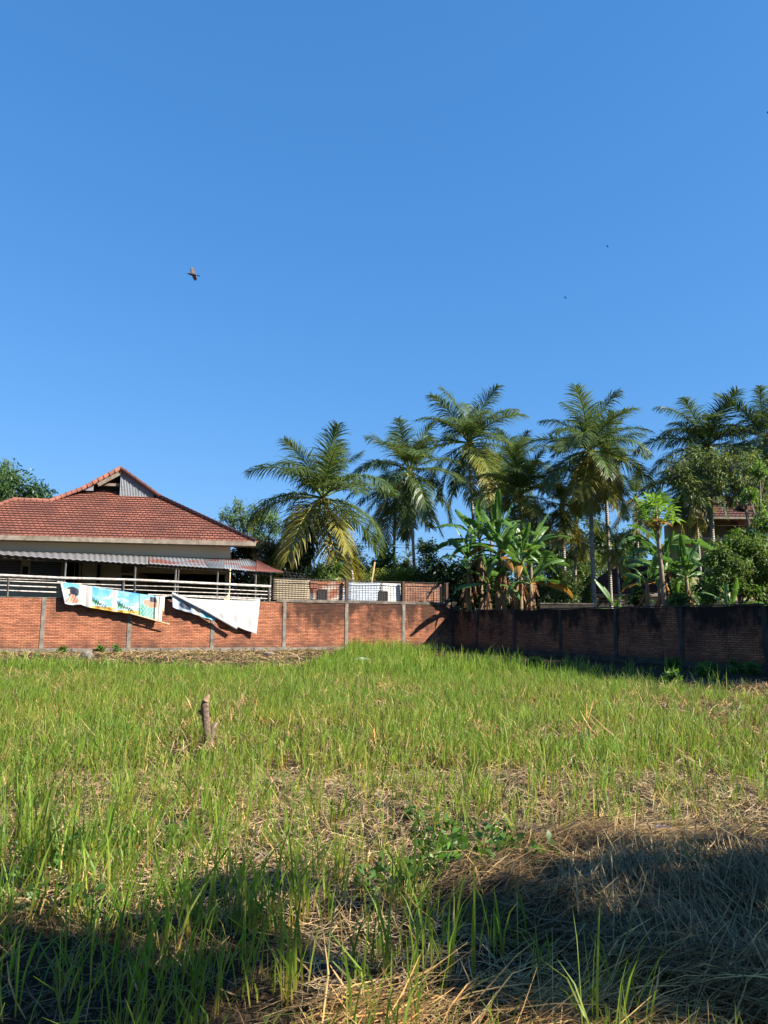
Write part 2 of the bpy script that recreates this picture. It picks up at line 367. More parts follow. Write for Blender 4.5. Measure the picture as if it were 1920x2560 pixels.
# ------------------------------------------------------------------ masonry materials
def brickmat(name, c1, c2, mortar, mold_amt, base_dirt=.5, vr=(0.2, 2.4), mold_soft=.5, mold_max=.78):
    k = N(name); k.rough(.9, .15); uv = k.uv()
    bt = k.n('ShaderNodeTexBrick'); k.l(uv, bt.inputs['Vector'])
    bt.inputs['Scale'].default_value = 1; bt.inputs['Brick Width'].default_value = .25; bt.inputs['Row Height'].default_value = .0755
    bt.inputs['Mortar Size'].default_value = .009; bt.inputs['Mortar Smooth'].default_value = .3; bt.inputs['Bias'].default_value = -.1
    bt.inputs['Color1'].default_value = (*c1, 1); bt.inputs['Color2'].default_value = (*c2, 1); bt.inputs['Mortar'].default_value = (*mortar, 1)
    # distort rows a little
    nz = k.n('ShaderNodeTexNoise'); nz.inputs['Scale'].default_value = 1.2; k.l(uv, nz.inputs['Vector'])
    sb = k.n('ShaderNodeVectorMath', operation='SUBTRACT'); k.l(nz.outputs['Color'], sb.inputs[0]); sb.inputs[1].default_value = (.5, .5, .5)
    scv = k.n('ShaderNodeVectorMath', operation='SCALE'); k.l(sb.outputs[0], scv.inputs[0]); scv.inputs['Scale'].default_value = .05
    ad = k.n('ShaderNodeVectorMath', operation='ADD'); k.l(uv, ad.inputs[0]); k.l(scv.outputs[0], ad.inputs[1]); k.l(ad.outputs[0], bt.inputs['Vector'])
    col = bt.outputs['Color']
    st = k.ramp(k.noise(.7, 8, uv, .7), .46, .58); col = k.mix(k.math('MULTIPLY', st, .6), col, (.14, .06, .04, 1))
    sxa = k.n('ShaderNodeSeparateXYZ'); k.l(ad.outputs[0], sxa.inputs[0])
    fr_ = k.math('FRACT', k.math('DIVIDE', sxa.outputs[1], .0755)); rl_ = k.ramp(fr_, .0, .22, (1, 1, 1, 1), (0, 0, 0, 1))
    col = k.mix(k.math('MULTIPLY', rl_, .55), col, (.10, .045, .03, 1))
    mp3 = k.n('ShaderNodeMapping'); mp3.inputs['Scale'].default_value = (1.6, 13.2, 1); k.l(uv, mp3.inputs[0])
    sk_ = k.noise(1.0, 5, mp3.outputs[0]); col = k.mix(k.math('MULTIPLY', k.ramp(sk_, .5, .6), .6), col, (.17, .07, .045, 1))
    col = k.mix(k.math('MULTIPLY', k.ramp(sk_, .28, .42, (1, 1, 1, 1), (0, 0, 0, 1)), .35), col, (.66, .33, .19, 1))
    mp = k.n('ShaderNodeMapping'); mp.inputs['Scale'].default_value = (3.0, 13.2, 1); k.l(ad.outputs[0], mp.inputs[0])
    vv = k.n('ShaderNodeTexWhiteNoise', noise_dimensions='2D'); sn = k.n('ShaderNodeVectorMath', operation='FLOOR'); k.l(mp.outputs[0], sn.inputs[0]); k.l(sn.outputs[0], vv.inputs['Vector'])
    col = k.mix(k.math('MULTIPLY', k.ramp(vv.outputs['Value'], .8, .86), .22), col, (.08, .04, .03, 1))
    col = k.mix(k.math('MULTIPLY', k.ramp(vv.outputs['Value'], .0, .10, (1, 1, 1, 1), (0, 0, 0, 1)), .12), col, (.62, .38, .24, 1))
    sx = k.n('ShaderNodeSeparateXYZ'); k.l(uv, sx.inputs[0])
    v = k.math('DIVIDE', k.math('SUBTRACT', sx.outputs[1], vr[0]), vr[1] - vr[0])
    mp2 = k.n('ShaderNodeMapping'); mp2.inputs['Scale'].default_value = (1, .6, 1); k.l(uv, mp2.inputs[0])
    nn = k.noise(1.3, 8, mp2.outputs[0], .65)
    at_ = k.n('ShaderNodeAttribute', attribute_name='mold')
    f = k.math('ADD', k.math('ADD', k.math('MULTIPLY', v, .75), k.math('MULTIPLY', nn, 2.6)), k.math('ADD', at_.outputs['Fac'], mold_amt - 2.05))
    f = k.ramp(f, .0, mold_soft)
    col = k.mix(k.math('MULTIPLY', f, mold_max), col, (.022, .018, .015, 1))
    # damp stain at the foot
    fd = k.ramp(k.math('ADD', k.math('MULTIPLY', v, -2.2), k.math('MULTIPLY', k.noise(2.2, 6, uv), .9)), .1, .55)
    col = k.mix(k.math('MULTIPLY', fd, base_dirt), col, (.07, .05, .04, 1))
    k.base(k.mix(1.0, col, (GAIN, GAIN, GAIN, 1), 'MULTIPLY'))
    h = k.math('SUBTRACT', k.noise(30, 4, uv), k.math('MULTIPLY', bt.outputs['Fac'], 1.6)); k.bump(h, .012)
    return k.m
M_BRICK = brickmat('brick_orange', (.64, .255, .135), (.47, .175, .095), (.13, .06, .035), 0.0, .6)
M_BRICKD = brickmat('brick_dark', (.50, .20, .10), (.36, .13, .065), (.05, .03, .022), .33, .85, (.2, 2.1), .4, .95)  # real mould, laid on heavier so the shaded wall reads darker
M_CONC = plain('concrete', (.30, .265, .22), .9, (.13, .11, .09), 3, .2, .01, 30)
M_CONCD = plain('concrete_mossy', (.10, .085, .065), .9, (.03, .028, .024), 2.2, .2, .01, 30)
M_COPE = plain('concrete_coping', (.24, .20, .16), .9, (.05, .042, .035), 2.5, .2, .01, 30)

def wall_sheet(mb, A, dirv, u0, u1, z0, z1, uvo=0.0):
    pass
def brick_wall(name, label, dirv, nv, ulist, uend, z0, z1, mat, pmat, moldf, tops):
    root = empty(name, C0, label, 'wall')
    mb = MB(); L = uend; nseg = int(L / .25); us = [L * i / nseg for i in range(nseg + 1)]
    O_ = Vector((0, 0, 0)); T_ = .14
    for a, b_ in zip(us[:-1], us[1:]):
        za, zb = tops(a), tops(b_)
        p = lambda u, d, z: dirv * u + nv * d + UP * z
        mb.face([p(a, 0, z0), p(b_, 0, z0), p(b_, 0, zb), p(a, 0, za)], [(a, z0), (b_, z0), (b_, zb), (a, za)])
        mb.face([p(b_, -T_, z0), p(a, -T_, z0), p(a, -T_, za), p(b_, -T_, zb)], [(b_, z0), (a, z0), (a, za), (b_, zb)])
        mb.face([p(a, 0, za), p(b_, 0, zb), p(b_, -T_, zb), p(a, -T_, za)], [(a, za), (b_, zb), (b_, zb + T_), (a, za + T_)])
    for u_, s_ in ((0, 1), (L, -1)):
        mb.face([p(u_, 0, z0), p(u_, -T_, z0), p(u_, -T_, tops(u_)), p(u_, 0, tops(u_))], [(0, z0), (T_, z0), (T_, z1), (0, z1)])
    o = mb.build('brickwork', mat, root)
    at_ = o.data.attributes.new('mold', 'FLOAT', 'POINT')
    at_.data.foreach_set('value', [moldf(Vector(v.co).dot(dirv)) for v in o.data.vertices])
    for u_ in ulist:
        m = MB(); w_ = .088
        jl = lambda: random.uniform(-.015, .015)
        n = 9; zs = [z0 + (tops(u_) - .005 - z0) * i / n for i in range(n + 1)]
        ed = [(u_ - w_ + jl(), u_ + w_ + jl()) for _ in zs]
        for i in range(n):
            (a0, b0), (a1, b1) = ed[i], ed[i + 1]; d = .028
            q = lambda u, dd, z: dirv * u + nv * dd + UP * z
            m.face([q(a0, d, zs[i]), q(b0, d, zs[i]), q(b1, d, zs[i + 1]), q(a1, d, zs[i + 1])])
            m.face([q(a0, -.02, zs[i]), q(a0, d, zs[i]), q(a1, d, zs[i + 1]), q(a1, -.02, zs[i + 1])])
            m.face([q(b0, d, zs[i]), q(b0, -.02, zs[i]), q(b1, -.02, zs[i + 1]), q(b1, d, zs[i + 1])])
        m.face([q(ed[-1][0], d, zs[-1]), q(ed[-1][1], d, zs[-1]), q(ed[-1][1], -.02, zs[-1]), q(ed[-1][0], -.02, zs[-1])])
        m.build('pilaster', pmat, root)
    return root
ZL = 2.44
PL = [107, 324, 532, 711, 866, 1009]
pul = [ul(p) for p in PL] + [ul(p) for p in ()]
step_ = pul[0] - pul[1]
pul = [pul[0] + step_ * 1.0, pul[0] + step_ * 2] + pul
uC = ul(690)
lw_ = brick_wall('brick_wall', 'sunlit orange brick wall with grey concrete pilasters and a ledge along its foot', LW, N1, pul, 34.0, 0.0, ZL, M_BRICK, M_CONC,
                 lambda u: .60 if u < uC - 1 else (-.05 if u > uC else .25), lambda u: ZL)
m = MB(); m.box(Vector((0, 0, 0)), LW, N1, UP, .12, uC, -.17, .035, ZL + .002, ZL + .15); m.build('coping', M_COPE, lw_)
m = MB(); m.box(Vector((0, 0, 0)), LW, N1, UP, uC + .01, 33.9, -.15, .012, ZL + .002, ZL + .03); m.build('cap_strip', M_CONC, lw_)
m = MB()
for i in range(60):
    a = .15 + i * .56; m.box(Vector((0, 0, 0)), LW, N1, UP, a, a + .555, .0305, .30 + random.uniform(-.03, .03), -.3, .17 + random.uniform(-.012, .012))
m.build('footing_ledge', M_CONC, lw_)
PR = [1192, 1285, 1401, 1539, 1703, 1913]
pur = [ur(p) for p in PR]; pur += [pur[-1] + 2.95, pur[-1] + 5.9]
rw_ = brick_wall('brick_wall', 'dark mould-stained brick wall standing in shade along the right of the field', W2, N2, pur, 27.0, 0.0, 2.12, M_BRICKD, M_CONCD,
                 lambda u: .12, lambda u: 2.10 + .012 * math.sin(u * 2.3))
m = MB(); m.box(Vector((0, 0, 0)), W2, N2, UP, .0, 27.0, -.16, .09, -.4, .22); m.build('foundation', M_CONCD, rw_)
m = MB(); m.box(Vector((0, 0, 0)), W2, N2, UP, .0, 27.0, -.16, .035, 2.116, 2.16); m.build('coping', M_CONCD, rw_)
# corner column belongs to the left wall
m = MB(); m.box(Vector((0, 0, 0)), LW, N1, UP, -.16, .11, -.16, .11, -.2, ZL + .18); m.build('corner_column', M_CONCD, lw_)

# ------------------------------------------------------------------ wire mesh fence and sheets on the left wall
M_RUST = plain('rusty_iron', (.13, .06, .035), .8, (.05, .03, .025), 9, .3)
M_DARKWIRE = plain('dark_wire', (.05, .04, .035), .7, (.03, .025, .02), 9, .3)
zt0 = ZL + .15; 
fence = empty('mesh_fence', C0 + LW * 6, 'rusty welded wire mesh fence on top of the brick wall', 'fence')
FO = -LW * 6
def rel(u, d, z): return FO + LW * u + N1 * d + UP * z
segs = [(ul(682), ul(866) + .08), (ul(866) - .08, ul(1009) + .08), (ul(1009) - .08, ul(1118))]
ztop = zt0 + 1.06
for a, b_ in segs:
    cc = Cat(); hi, lo = max(a, b_), min(a, b_); n = int((hi - lo) / .16)
    for i in range(n + 1):
        u = lo + (hi - lo) * i / n; jt = random.uniform(-.012, .012)
        V_, Q_ = tube([rel(u, -.05, zt0 - .02), rel(u + jt, -.05 + jt, ztop + .03)], [.0075] * 2, 4); cc.add(V_, Q_)
    for j in range(9):
        z = zt0 + .06 + j * .125; pts = [rel(lo + (hi - lo) * q / 6, -.05, z + random.uniform(-.008, .008)) for q in range(7)]
        V_, Q_ = tube(pts, [.0065] * 7, 4); cc.add(V_, Q_)
    link('wire_panel', cc.mesh('wire_panel'), M_DARKWIRE, fence)
for px_ in (866, 1009, 1118):
    m = MB(); u = ul(px_); m.box(FO, LW, N1, UP, u - .07, u + .07, -.12, .0, zt0 - .03, ztop + .04); m.build('post', M_RUST, fence)
bar_obj('top_bar', rel(ul(682), -.05, ztop), rel(ul(1118), -.05, ztop), .018, M_DARKWIRE, fence, 6)
def corr_sheet(name, label, a, b_, z0, z1, d, mat, pitch=.09, amp=.014, vertical=False):
    """upright sheet on the wall line with horizontal corrugations"""
    cu = (a + b_) / 2; root = bpy.data.meshes.new(name); nz_ = int((z1 - z0) / (pitch / 6)); nu = 8; V_ = []; 
    for i in range(nz_ + 1):
        z = z0 + (z1 - z0) * i / nz_; off = amp * math.sin(2 * math.pi * (z - z0) / pitch)
        for j in range(nu + 1):
            u = a + (b_ - a) * j / nu; wob = .02 * math.sin(u * 3 + z * 2)
            V_.append(LW * (u - cu) + N1 * (off + wob) + UP * (z - z0 + .012 * math.sin(u * 2)))
    b0 = np.arange(nz_)[:, None] * (nu + 1) + np.arange(nu)[None]; b0 = b0.ravel()
    me = npmesh(name, [list(v) for v in V_], np.stack([b0, b0 + 1, b0 + nu + 2, b0 + nu + 1], 1))
    o = link(name, me, mat, smooth=True); o.location = C0 + LW * cu + N1 * d + UP * z0
    sm = o.modifiers.new('thick', 'SOLIDIFY'); sm.thickness = .003
    return tag(o, label, 'metal sheet', 'metal sheets screening the yard above the wall')
def sheetmat(name, c, stain, s0, s1, scale, rough=.6, metal=0.0, zs=3.0):
    k = N(name); k.rough(rough, .4); k.b.inputs['Metallic'].default_value = metal
    tc = k.n('ShaderNodeTexCoord'); mp = k.n('ShaderNodeMapping'); mp.inputs['Scale'].default_value = (1, 1, zs); k.l(tc.outputs['Object'], mp.inputs[0])
    f = k.ramp(k.noise(scale, 7, mp.outputs[0]), s0, s1); k.base(k.mix(1.0, k.mix(f, c + (1,), stain + (1,)), (GAIN, GAIN, GAIN, 1), 'MULTIPLY')); return k.m
M_CREAM = sheetmat('cream_sheet', (.40, .32, .21), (.25, .17, .1), .62, .8, 2)
M_RUSTY = sheetmat('rusty_sheet', (.62, .55, .47), (.30, .085, .03), .36, .52, 1.1, zs=2)
M_ZINC = sheetmat('zinc_sheet', (.55, .62, .70), (.40, .42, .44), .5, .7, 2)
M_WHITE = sheetmat('white_sheet', (.80, .78, .73), (.5, .4, .3), .68, .8, 3)
M_REDSHEET = sheetmat('brown_sheet', (.26, .09, .05), (.18, .07, .05), .5, .7, 3)
D_ = -.30
corr_sheet('metal_sheet', 'cream horizontally ribbed metal sheet behind the mesh, nearest the rusty awning', ul(684), ul(777), zt0 - .05, zt0 + 1.02, D_, M_CREAM, amp=.026, pitch=.11)
corr_sheet('metal_sheet', 'orange rust-streaked corrugated sheet behind the mesh', ul(779), ul(864), zt0 - .05, zt0 + .98, D_, M_RUSTY)
corr_sheet('metal_sheet', 'small plain red-brown sheet patching the top of the rusty one', ul(776), ul(797), zt0 + .62, zt0 + 1.0, D_ + .04, M_REDSHEET, amp=.002)
corr_sheet('metal_sheet', 'bluish grey zinc corrugated sheet behind the mesh', ul(872), ul(957), zt0 - .05, zt0 + .98, D_, M_ZINC)
corr_sheet('metal_sheet', 'flat white sheet beside the bluish zinc one', ul(956), ul(1006), zt0 - .05, zt0 + .97, D_ + .03, M_WHITE, amp=.003)
M_BLOTCH = brickmat('brick_blotched', (.55, .26, .15), (.42, .17, .09), (.6, .5, .42), -.3, .1)
m = MB(); m.box(Vector((0, 0, 0)), LW, N1, UP, ul(1110), ul(1013), -.4, -.26, 0, 1.1)
o = m.build('low_brick_wall', M_BLOTCH); o.location = C0 + UP * (zt0 - .1); tag(o, 'pale blotched brick panel behind the mesh near the corner', 'wall')
M_VENT = plain('vent_black', (.035, .033, .03), .8, (.015, .015, .015), 20)
for (a, b_, y0, y1, lb) in ((796, 816, 1475, 1500, 'square black vent hatch set in the rusty sheet'), (948, 968, 1479, 1501, 'square black vent hatch between the zinc and the white sheet'), (1068, 1083, 1481, 1503, 'square black vent hatch in the blotched brick panel near the corner')):
    cpt = wl((a + b_) / 2, (y0 + y1) / 2, -.262); root = empty('vent_hatch', cpt, lb, 'vent', 'black vent hatches above the wall')
    hw = abs(ul(a) - ul(b_)) / 2; hh = (wl(a, y0, -.22) - wl(a, y1, -.22)).length / 2
    m = MB(); m.box(Vector((0, 0, 0)), LW, N1, UP, -hw, hw, -.03, .0, -hh, hh); m.build('panel', M_VENT, root)
    m = MB()
    for (x0, x1, z0, z1) in ((-hw - .02, hw + .02, hh, hh + .03), (-hw - .02, hw + .02, -hh - .03, -hh), (-hw - .03, -hw, -hh, hh), (hw, hw + .03, -hh, hh)):
        m.box(Vector((0, 0, 0)), LW, N1, UP, x0, x1, -.03, .02, z0, z1)
    m.build('frame', M_DARKWIRE, root)
cc = Cat()
bo = wl(735, 1445, -.1)
for i in range(7):
    p = wl(712 + i * 9, 1447 + i, -.1) - bo; q = wl(704 + i * 9, 1424 + i * 2, -.1) - bo
    V_, Q_ = tube([p, q], [.008, .008], 4); cc.add(V_, Q_)
    for s_ in (.3, .6, .9):
        c_ = p.lerp(q, s_); V_, Q_ = tube([c_ + Vector((-.05, 0, .03)), c_ + Vector((.05, 0, -.03))], [.006] * 2, 4); cc.add(V_, Q_)
for zz in (0, .12, .24):
    V_, Q_ = tube([wl(706, 1444 - zz * 60, -.1) - bo, wl(776, 1450 - zz * 60, -.1) - bo], [.005] * 2, 4); cc.add(V_, Q_)
o = link('barbed_wire', cc.mesh('barbed_wire'), M_DARKWIRE); o.location = bo; tag(o, 'slanting spikes of barbed wire above the cream sheet', 'barbed wire')

# ------------------------------------------------------------------ house on the left
HA = R(10.0); HX = Vector((math.cos(HA), math.sin(HA), 0)); HN = Vector((math.sin(HA), -math.cos(HA), 0)); HB = -HN
H0 = Vector((-20.0, 40.0, 0))            # a point under the eave line
k = N('roof_tile'); k.rough(.75, .2); uv = k.uv()
bt = k.n('ShaderNodeTexBrick'); k.l(uv, bt.inputs['Vector']); bt.inputs['Scale'].default_value = 1
bt.inputs['Brick Width'].default_value = .27; bt.inputs['Row Height'].default_value = .30; bt.inputs['Mortar Size'].default_value = .035
bt.inputs['Mortar Smooth'].default_value = .6; bt.inputs['Color1'].default_value = (.27, .105, .068, 1); bt.inputs['Color2'].default_value = (.205, .073, .048, 1); bt.inputs['Mortar'].default_value = (.085, .032, .024, 1)
st = k.ramp(k.noise(.45, 8, uv), .40, .62); c = k.mix(k.math('MULTIPLY', st, .8), bt.outputs['Color'], (.105, .045, .035, 1))
st2 = k.ramp(k.noise(2.6, 7, uv), .52, .72); c = k.mix(k.math('MULTIPLY', st2, .5), c, (.05, .035, .03, 1))
k.base(c); k.bump(k.math('SUBTRACT', 1.0, bt.outputs['Fac']), .03); M_TILE = k.m
M_RIDGE = plain('ridge_tile', (.30, .12, .085), .8, (.16, .07, .05), 2.2, .2, .01)
M_CREAMWALL = plain('cream_plaster', (1.0, .82, .54), .85, (.92, .74, .47), .8, .2, .003, 8)
M_FASCIA = plain('weathered_fascia', (.40, .34, .26), .85, (.20, .15, .11), 3, .2)
M_OLDWOOD = plain('old_timber', (.38, .31, .23), .85, (.20, .15, .11), 5, .2, .01)
M_DARK = plain('painted_interior_shade', (.10, .095, .085), .9, (.06, .055, .05), 2, .1)  # near-black colour standing in for shade inside the recesses
M_GALV = sheetmat('galvanised_gable', (.33, .35, .37), (.22, .2, .18), .5, .75, 3, .5)
M_AWN = sheetmat('grey_awning_sheet', (.20, .195, .19), (.20, .16, .13), .45, .75, .8, .6, zs=1)
M_AWR = sheetmat('rusty_awning_sheet', (.22, .235, .25), (.24, .08, .05), .47, .54, .42, .65, zs=1)
M_GUTRUST = sheetmat('rust_red_sheet', (.25, .07, .045), (.14, .06, .045), .4, .7, 2, .8)
house = empty('house', H0, 'low cream house with a red tiled roof behind the orange wall', 'house')
def he(px, py): return on_plane(px, py, H0, HN)
eL = he(-190, 1334); eR = he(640, 1356)
E0 = eR; edir = HX; zE = (eL.z + eR.z) / 2; eL.z = zE; eR.z = zE
PT = R(33); RN = (HN * math.sin(PT) + UP * math.cos(PT)).normalized()   # front slope normal
def rp(px, py): return on_plane(px, py, eR, RN)
rpts = [rp(33, 1250), rp(124, 1254), rp(205, 1224), rp(276, 1218), rp(372, 1240), rp(400, 1244)]
poly = [eL, eR] + rpts[::-1]
def ruv(p): d = p - eL; return (d.dot(HX), d.dot((HB * math.cos(PT) + UP * math.sin(PT))))
roof = bpy.data.objects.new('roof', None)
mb = MB(); Hh = lambda p: p - H0
# stepped courses on the front slope: slice polygon by rows
def clip(poly, f):   # keep f(p)>=0
    out = []
    for i, p in enumerate(poly):
        q = poly[(i + 1) % len(poly)]; a, b_ = f(p), f(q)
        if a >= 0: out.append(p)
        if (a >= 0) != (b_ >= 0): out.append(p.lerp(q, a / (a - b_)))
    return out
sdir = (HB * math.cos(PT) + UP * math.sin(PT)); rowh = .30; maxs = max(ruv(p)[1] for p in poly); r_ = 0
while r_ * rowh < maxs:
    s0, s1 = r_ * rowh, (r_ + 1) * rowh
    pp = clip(clip(poly, lambda p: ruv(p)[1] - s0), lambda p: s1 - ruv(p)[1])
    if len(pp) >= 3:
        up = []
        for p in pp:
            s_ = ruv(p)[1]; up.append(p + RN * (.045 * (1 - (s_ - s0) / rowh) + .002))
        mb.face([Hh(p) for p in up], [ruv(p) for p in pp])
        lowp = [p for p in pp if abs(ruv(p)[1] - s0) < 1e-4]
        if len(lowp) >= 2:
            lowp.sort(key=lambda p: ruv(p)[0]); a, b_ = lowp[0], lowp[-1]
            mb.face([Hh(a), Hh(b_), Hh(b_ + RN * .047), Hh(a + RN * .047)], [(ruv(a)[0], .03), (ruv(b_)[0], .03), (ruv(b_)[0], .034), (ruv(a)[0], .034)])
    r_ += 1
GR, GL_ = rp(400, 1244), rp(205, 1224)
GP = (GR + GL_) / 2 + HN * .45
Apex = on_plane(301, 1172, GP, HN)
gR = on_plane(400, 1243, GP, HN); gL = on_plane(205, 1223, GP, HN)
BK = HB * 9
mb.face([Hh(eR), Hh(eR + BK * 1.2), Hh(GR + BK), Hh(GR)])                 # right hip slope
mb.face([Hh(Apex), Hh(gR), Hh(gR + BK), Hh(Apex + BK)])                   # upper slopes
mb.face([Hh(gL), Hh(Apex), Hh(Apex + BK), Hh(gL + BK)])
rA, rB = rp(33, 1250), rp(124, 1254)
mb.face([Hh(eL), Hh(rA), Hh(rA + BK), Hh(eL + BK * 1.2)])
mb.face([Hh(rA), Hh(rB), Hh(rB + HB * 4 - UP * 2.5), Hh(rA + HB * 4 - UP * 2.5)])
mb.face([Hh(rB), Hh(gL), Hh(gL + BK), Hh(rB + BK)])
roof = mb.build('roof', M_TILE, house)
# ridge caps: overlapping half-round tiles
cc = Cat()
def caps(a, b_, r=.11, step=.33):
    n = max(2, int((b_ - a).length / step)); t = (b_ - a).normalized()
    for i in range(n):
        p = a.lerp(b_, i / n); q = a.lerp(b_, (i + 1.08) / n)
        V_, Q_ = tube([Hh(p), Hh(q)], [r * 1.12, r * .88], 8); cc.add(V_, Q_)
L_ = UP * .05
caps(eR + L_, gR + L_); caps(gR + L_, Apex + L_, .12); caps(gL + L_, Apex + L_, .12); caps(rB + L_, gL + L_); caps(rA + L_, rB + L_); caps(eL + L_, rA + L_)
link('ridge_tiles', cc.mesh('ridge_tiles'), M_RIDGE, roof, True)
# gablet infill
m = MB(); g0 = on_plane(301, 1233, GP - HN * .12, HN); A2 = Apex - HN * .12
nG = 22; gR2 = gR - HN * .12; gL2 = gL - HN * .12
for i in range(nG):
    t0, t1 = i / nG, (i + 1) / nG
    bx0, bx1 = A2.lerp(gR2, t0 * .84), A2.lerp(gR2, t1 * .84); b0 = Vector(bx0); b0.z = gR2.z - .02; b1 = Vector(bx1); b1.z = gR2.z - .02
    mid0, mid1 = (bx0 + bx1) / 2 + HN * .05, (b0 + b1) / 2 + HN * .05
    m.face([Hh(b0), Hh(mid1), Hh(mid0), Hh(bx0)]); m.face([Hh(mid1), Hh(b1), Hh(bx1), Hh(mid0)])
m.build('gable_sheet', M_GALV, house)
m = MB(); 
for i in range(5):
    t0, t1 = .02 + i * .045, .02 + (i + 1) * .045
    a0, a1 = gL2.lerp(A2, t0 + .05), gL2.lerp(A2, t1 + .05); b0 = Vector(a0); b0.z = gL2.z - .05; b1 = Vector(a1); b1.z = gL2.z - .05
    m.face([Hh(b0), Hh(b1), Hh(a1), Hh(a0)])
m.build('gable_sheet', M_GALV, house)
m = MB(); m.face([Hh(gL2 - HN * .8), Hh(gR2 - HN * .8), Hh(A2 - HN * .8)]); m.build('gable_back', M_DARK, house)
m = MB(); d1 = (Apex - gL).normalized(); up1 = d1.cross(HN).normalized(); up1 = -up1 if up1.z > 0 else up1
m.box(Hh(gL), d1, up1, HN, .9, (Apex - gL).length - .05, .10, .32, -.08, -.02); m.build('barge_board', M_OLDWOOD, house)
m = MB(); m.box(Hh(on_plane(250, 1212, GP, HN)), HX, UP, HN, 0, 2.4, 0, .16, -.35, -.25); m.build('gable_beam', M_OLDWOOD, house)
# fascia and soffit, walls
el, er = Hh(eL), Hh(eR); LEN = (eR - eL).dot(HX)
m = MB(); m.box(el, HX, HN, UP, .0, LEN, .004, .045, -.21, .03); m.build('fascia', M_FASCIA, house)
m = MB(); m.box(el, HX, HN, UP, .05, LEN - .05, -.95, -.005, -.20, -.17); m.build('soffit', M_FASCIA, house)
wR = (on_plane(576, 1380, H0 + HB * .9, HN) - eL).dot(HX)
zb = -zE
m = MB(); m.box(el, HX, HN, UP, .6, wR, -1.15, -.9, -1.75, -.20)           # upper wall band
splitx = (on_plane(345, 1430, H0 + HB * .9, HN) - eL).dot(HX)
m.box(el, HX, HN, UP, .6, splitx, -1.15, -.9, zb, -1.752)
m.box(el, HX, HN, UP, splitx - .2, splitx - .002, -6, -1.152, zb, -.4)
m.box(el, HX, HN, UP, wR - .25, wR - .002, -8, -1.152, zb, -.4)
m.build('wall', M_CREAMWALL, house)
m = MB(); m.box(el, HX, HN, UP, splitx, wR - .26, -5.6, -5.4, zb, -1.0); m.box(el, HX, HN, UP, splitx, wR - .26, -5.38, -1.16, -1.7, -1.6); m.build('inner_wall', M_DARK, house)
def hpanel(name, x0, x1, y0, y1, mat, off=.9, thick=.05, ribs=0):
    a = (on_plane(x0, (y0 + y1) / 2, H0 + HB * off, HN) - eL).dot(HX); b_ = (on_plane(x1, (y0 + y1) / 2, H0 + HB * off, HN) - eL).dot(HX)
    z1_ = (on_plane(x0, y0, H0 + HB * off, HN)).z - zE; z0_ = on_plane(x0, y1, H0 + HB * off, HN).z - zE
    m = MB()
    if ribs:
        for i in range(ribs):
            za = z0_ + (z1_ - z0_) * i / ribs; zc = z0_ + (z1_ - z0_) * (i + .8) / ribs
            m.box(el, HX, HN, UP, a, b_, -off + .002, -off + thick, za, zc)
    else: m.box(el, HX, HN, UP, a, b_, -off + .002, -off + thick, z0_, z1_)
    return m.build(name, mat, house)
M_TEAL = plain('teal_shutter', (.13, .18, .20), .6, (.09, .12, .13), 3); M_BROWNSH = plain('brown_shutter', (.20, .15, .13), .7, (.13, .10, .09), 3)
M_POSTW = plain('white_steel', (.62, .62, .60), .5, (.42, .38, .33), 9, .4); M_BLACK = plain('black_gap', (.02, .02, .02), .9, (.015, .015, .015), 3)
hpanel('shutter', -80, 52, 1398, 1436, M_BROWNSH, ribs=9); hpanel('shutter', 76, 153, 1403, 1452, M_TEAL, ribs=11)
hpanel('brick_patch', 56, 70, 1416, 1440, M_BRICKD, thick=.03); hpanel('door', 303, 332, 1438, 1500, M_BLACK); hpanel('doorway', 186, 203, 1405, 1500, M_BLACK, thick=.02)
hpanel('column', 197, 202, 1404, 1500, M_POSTW, thick=.16); hpanel('column', 242, 249, 1408, 1500, M_BLACK, thick=.16); hpanel('transom', 303, 334, 1412, 1432, M_FASCIA, thick=.03)
hpanel('doorway', 157, 184, 1405, 1500, M_BLACK, thick=.02)

# awning
aw = empty('awning', wl(350, 1450), 'lean-to awning of grey and rust-red corrugated metal on thin steel posts', 'awning'); A0 = aw.location.copy()
def awn(name, pxs, mat, pitch, amp):
    """pxs: list of (front px, front py, back px, back py); strips with corrugations running front to back"""
    F = [wl(a, b_, .15) for a, b_, _, _ in pxs]; B = [on_plane(c_, d_, H0 + HB * .88, HN) for _, _, c_, d_ in pxs]
    L = sum((F[i + 1] - F[i]).length for i in range(len(F) - 1)); n = int(L / pitch * 6); V_ = []; K = 4
    for i in range(n + 1):
        s = i / n * (len(F) - 1); j = min(int(s), len(F) - 2); t = s - j
        f = F[j].lerp(F[j + 1], t); b_ = B[j].lerp(B[j + 1], t); o_ = amp * math.sin(i / 6 * 2 * math.pi)
        for q in range(K + 1):
            p = f.lerp(b_, q / K) + UP * (o_ - .05 * math.sin(q / K * math.pi)) - A0; V_.append(list(p))
    b0 = (np.arange(n)[:, None] * (K + 1) + np.arange(K)[None]).ravel()
    o = link(name, npmesh(name, V_, np.stack([b0, b0 + K + 1, b0 + K + 2, b0 + 1], 1)), mat, aw, True)
    sm = o.modifiers.new('thick', 'SOLIDIFY'); sm.thickness = .006
    return F
awn('corrugated_sheet', [(-150, 1378, -150, 1370), (0, 1386, 0, 1376), (215, 1401, 215, 1382), (372, 1411, 372, 1389)], M_AWN, .26, .02)
M_AWR2 = sheetmat('patchy_awning_sheet', (.20, .215, .23), (.22, .075, .05), .53, .60, .5, .65, zs=1)
awn('corrugated_sheet', [(372, 1409, 372, 1389), (520, 1419, 508, 1395), (560, 1421, 560, 1396.5)], M_AWR2, .13, .017)
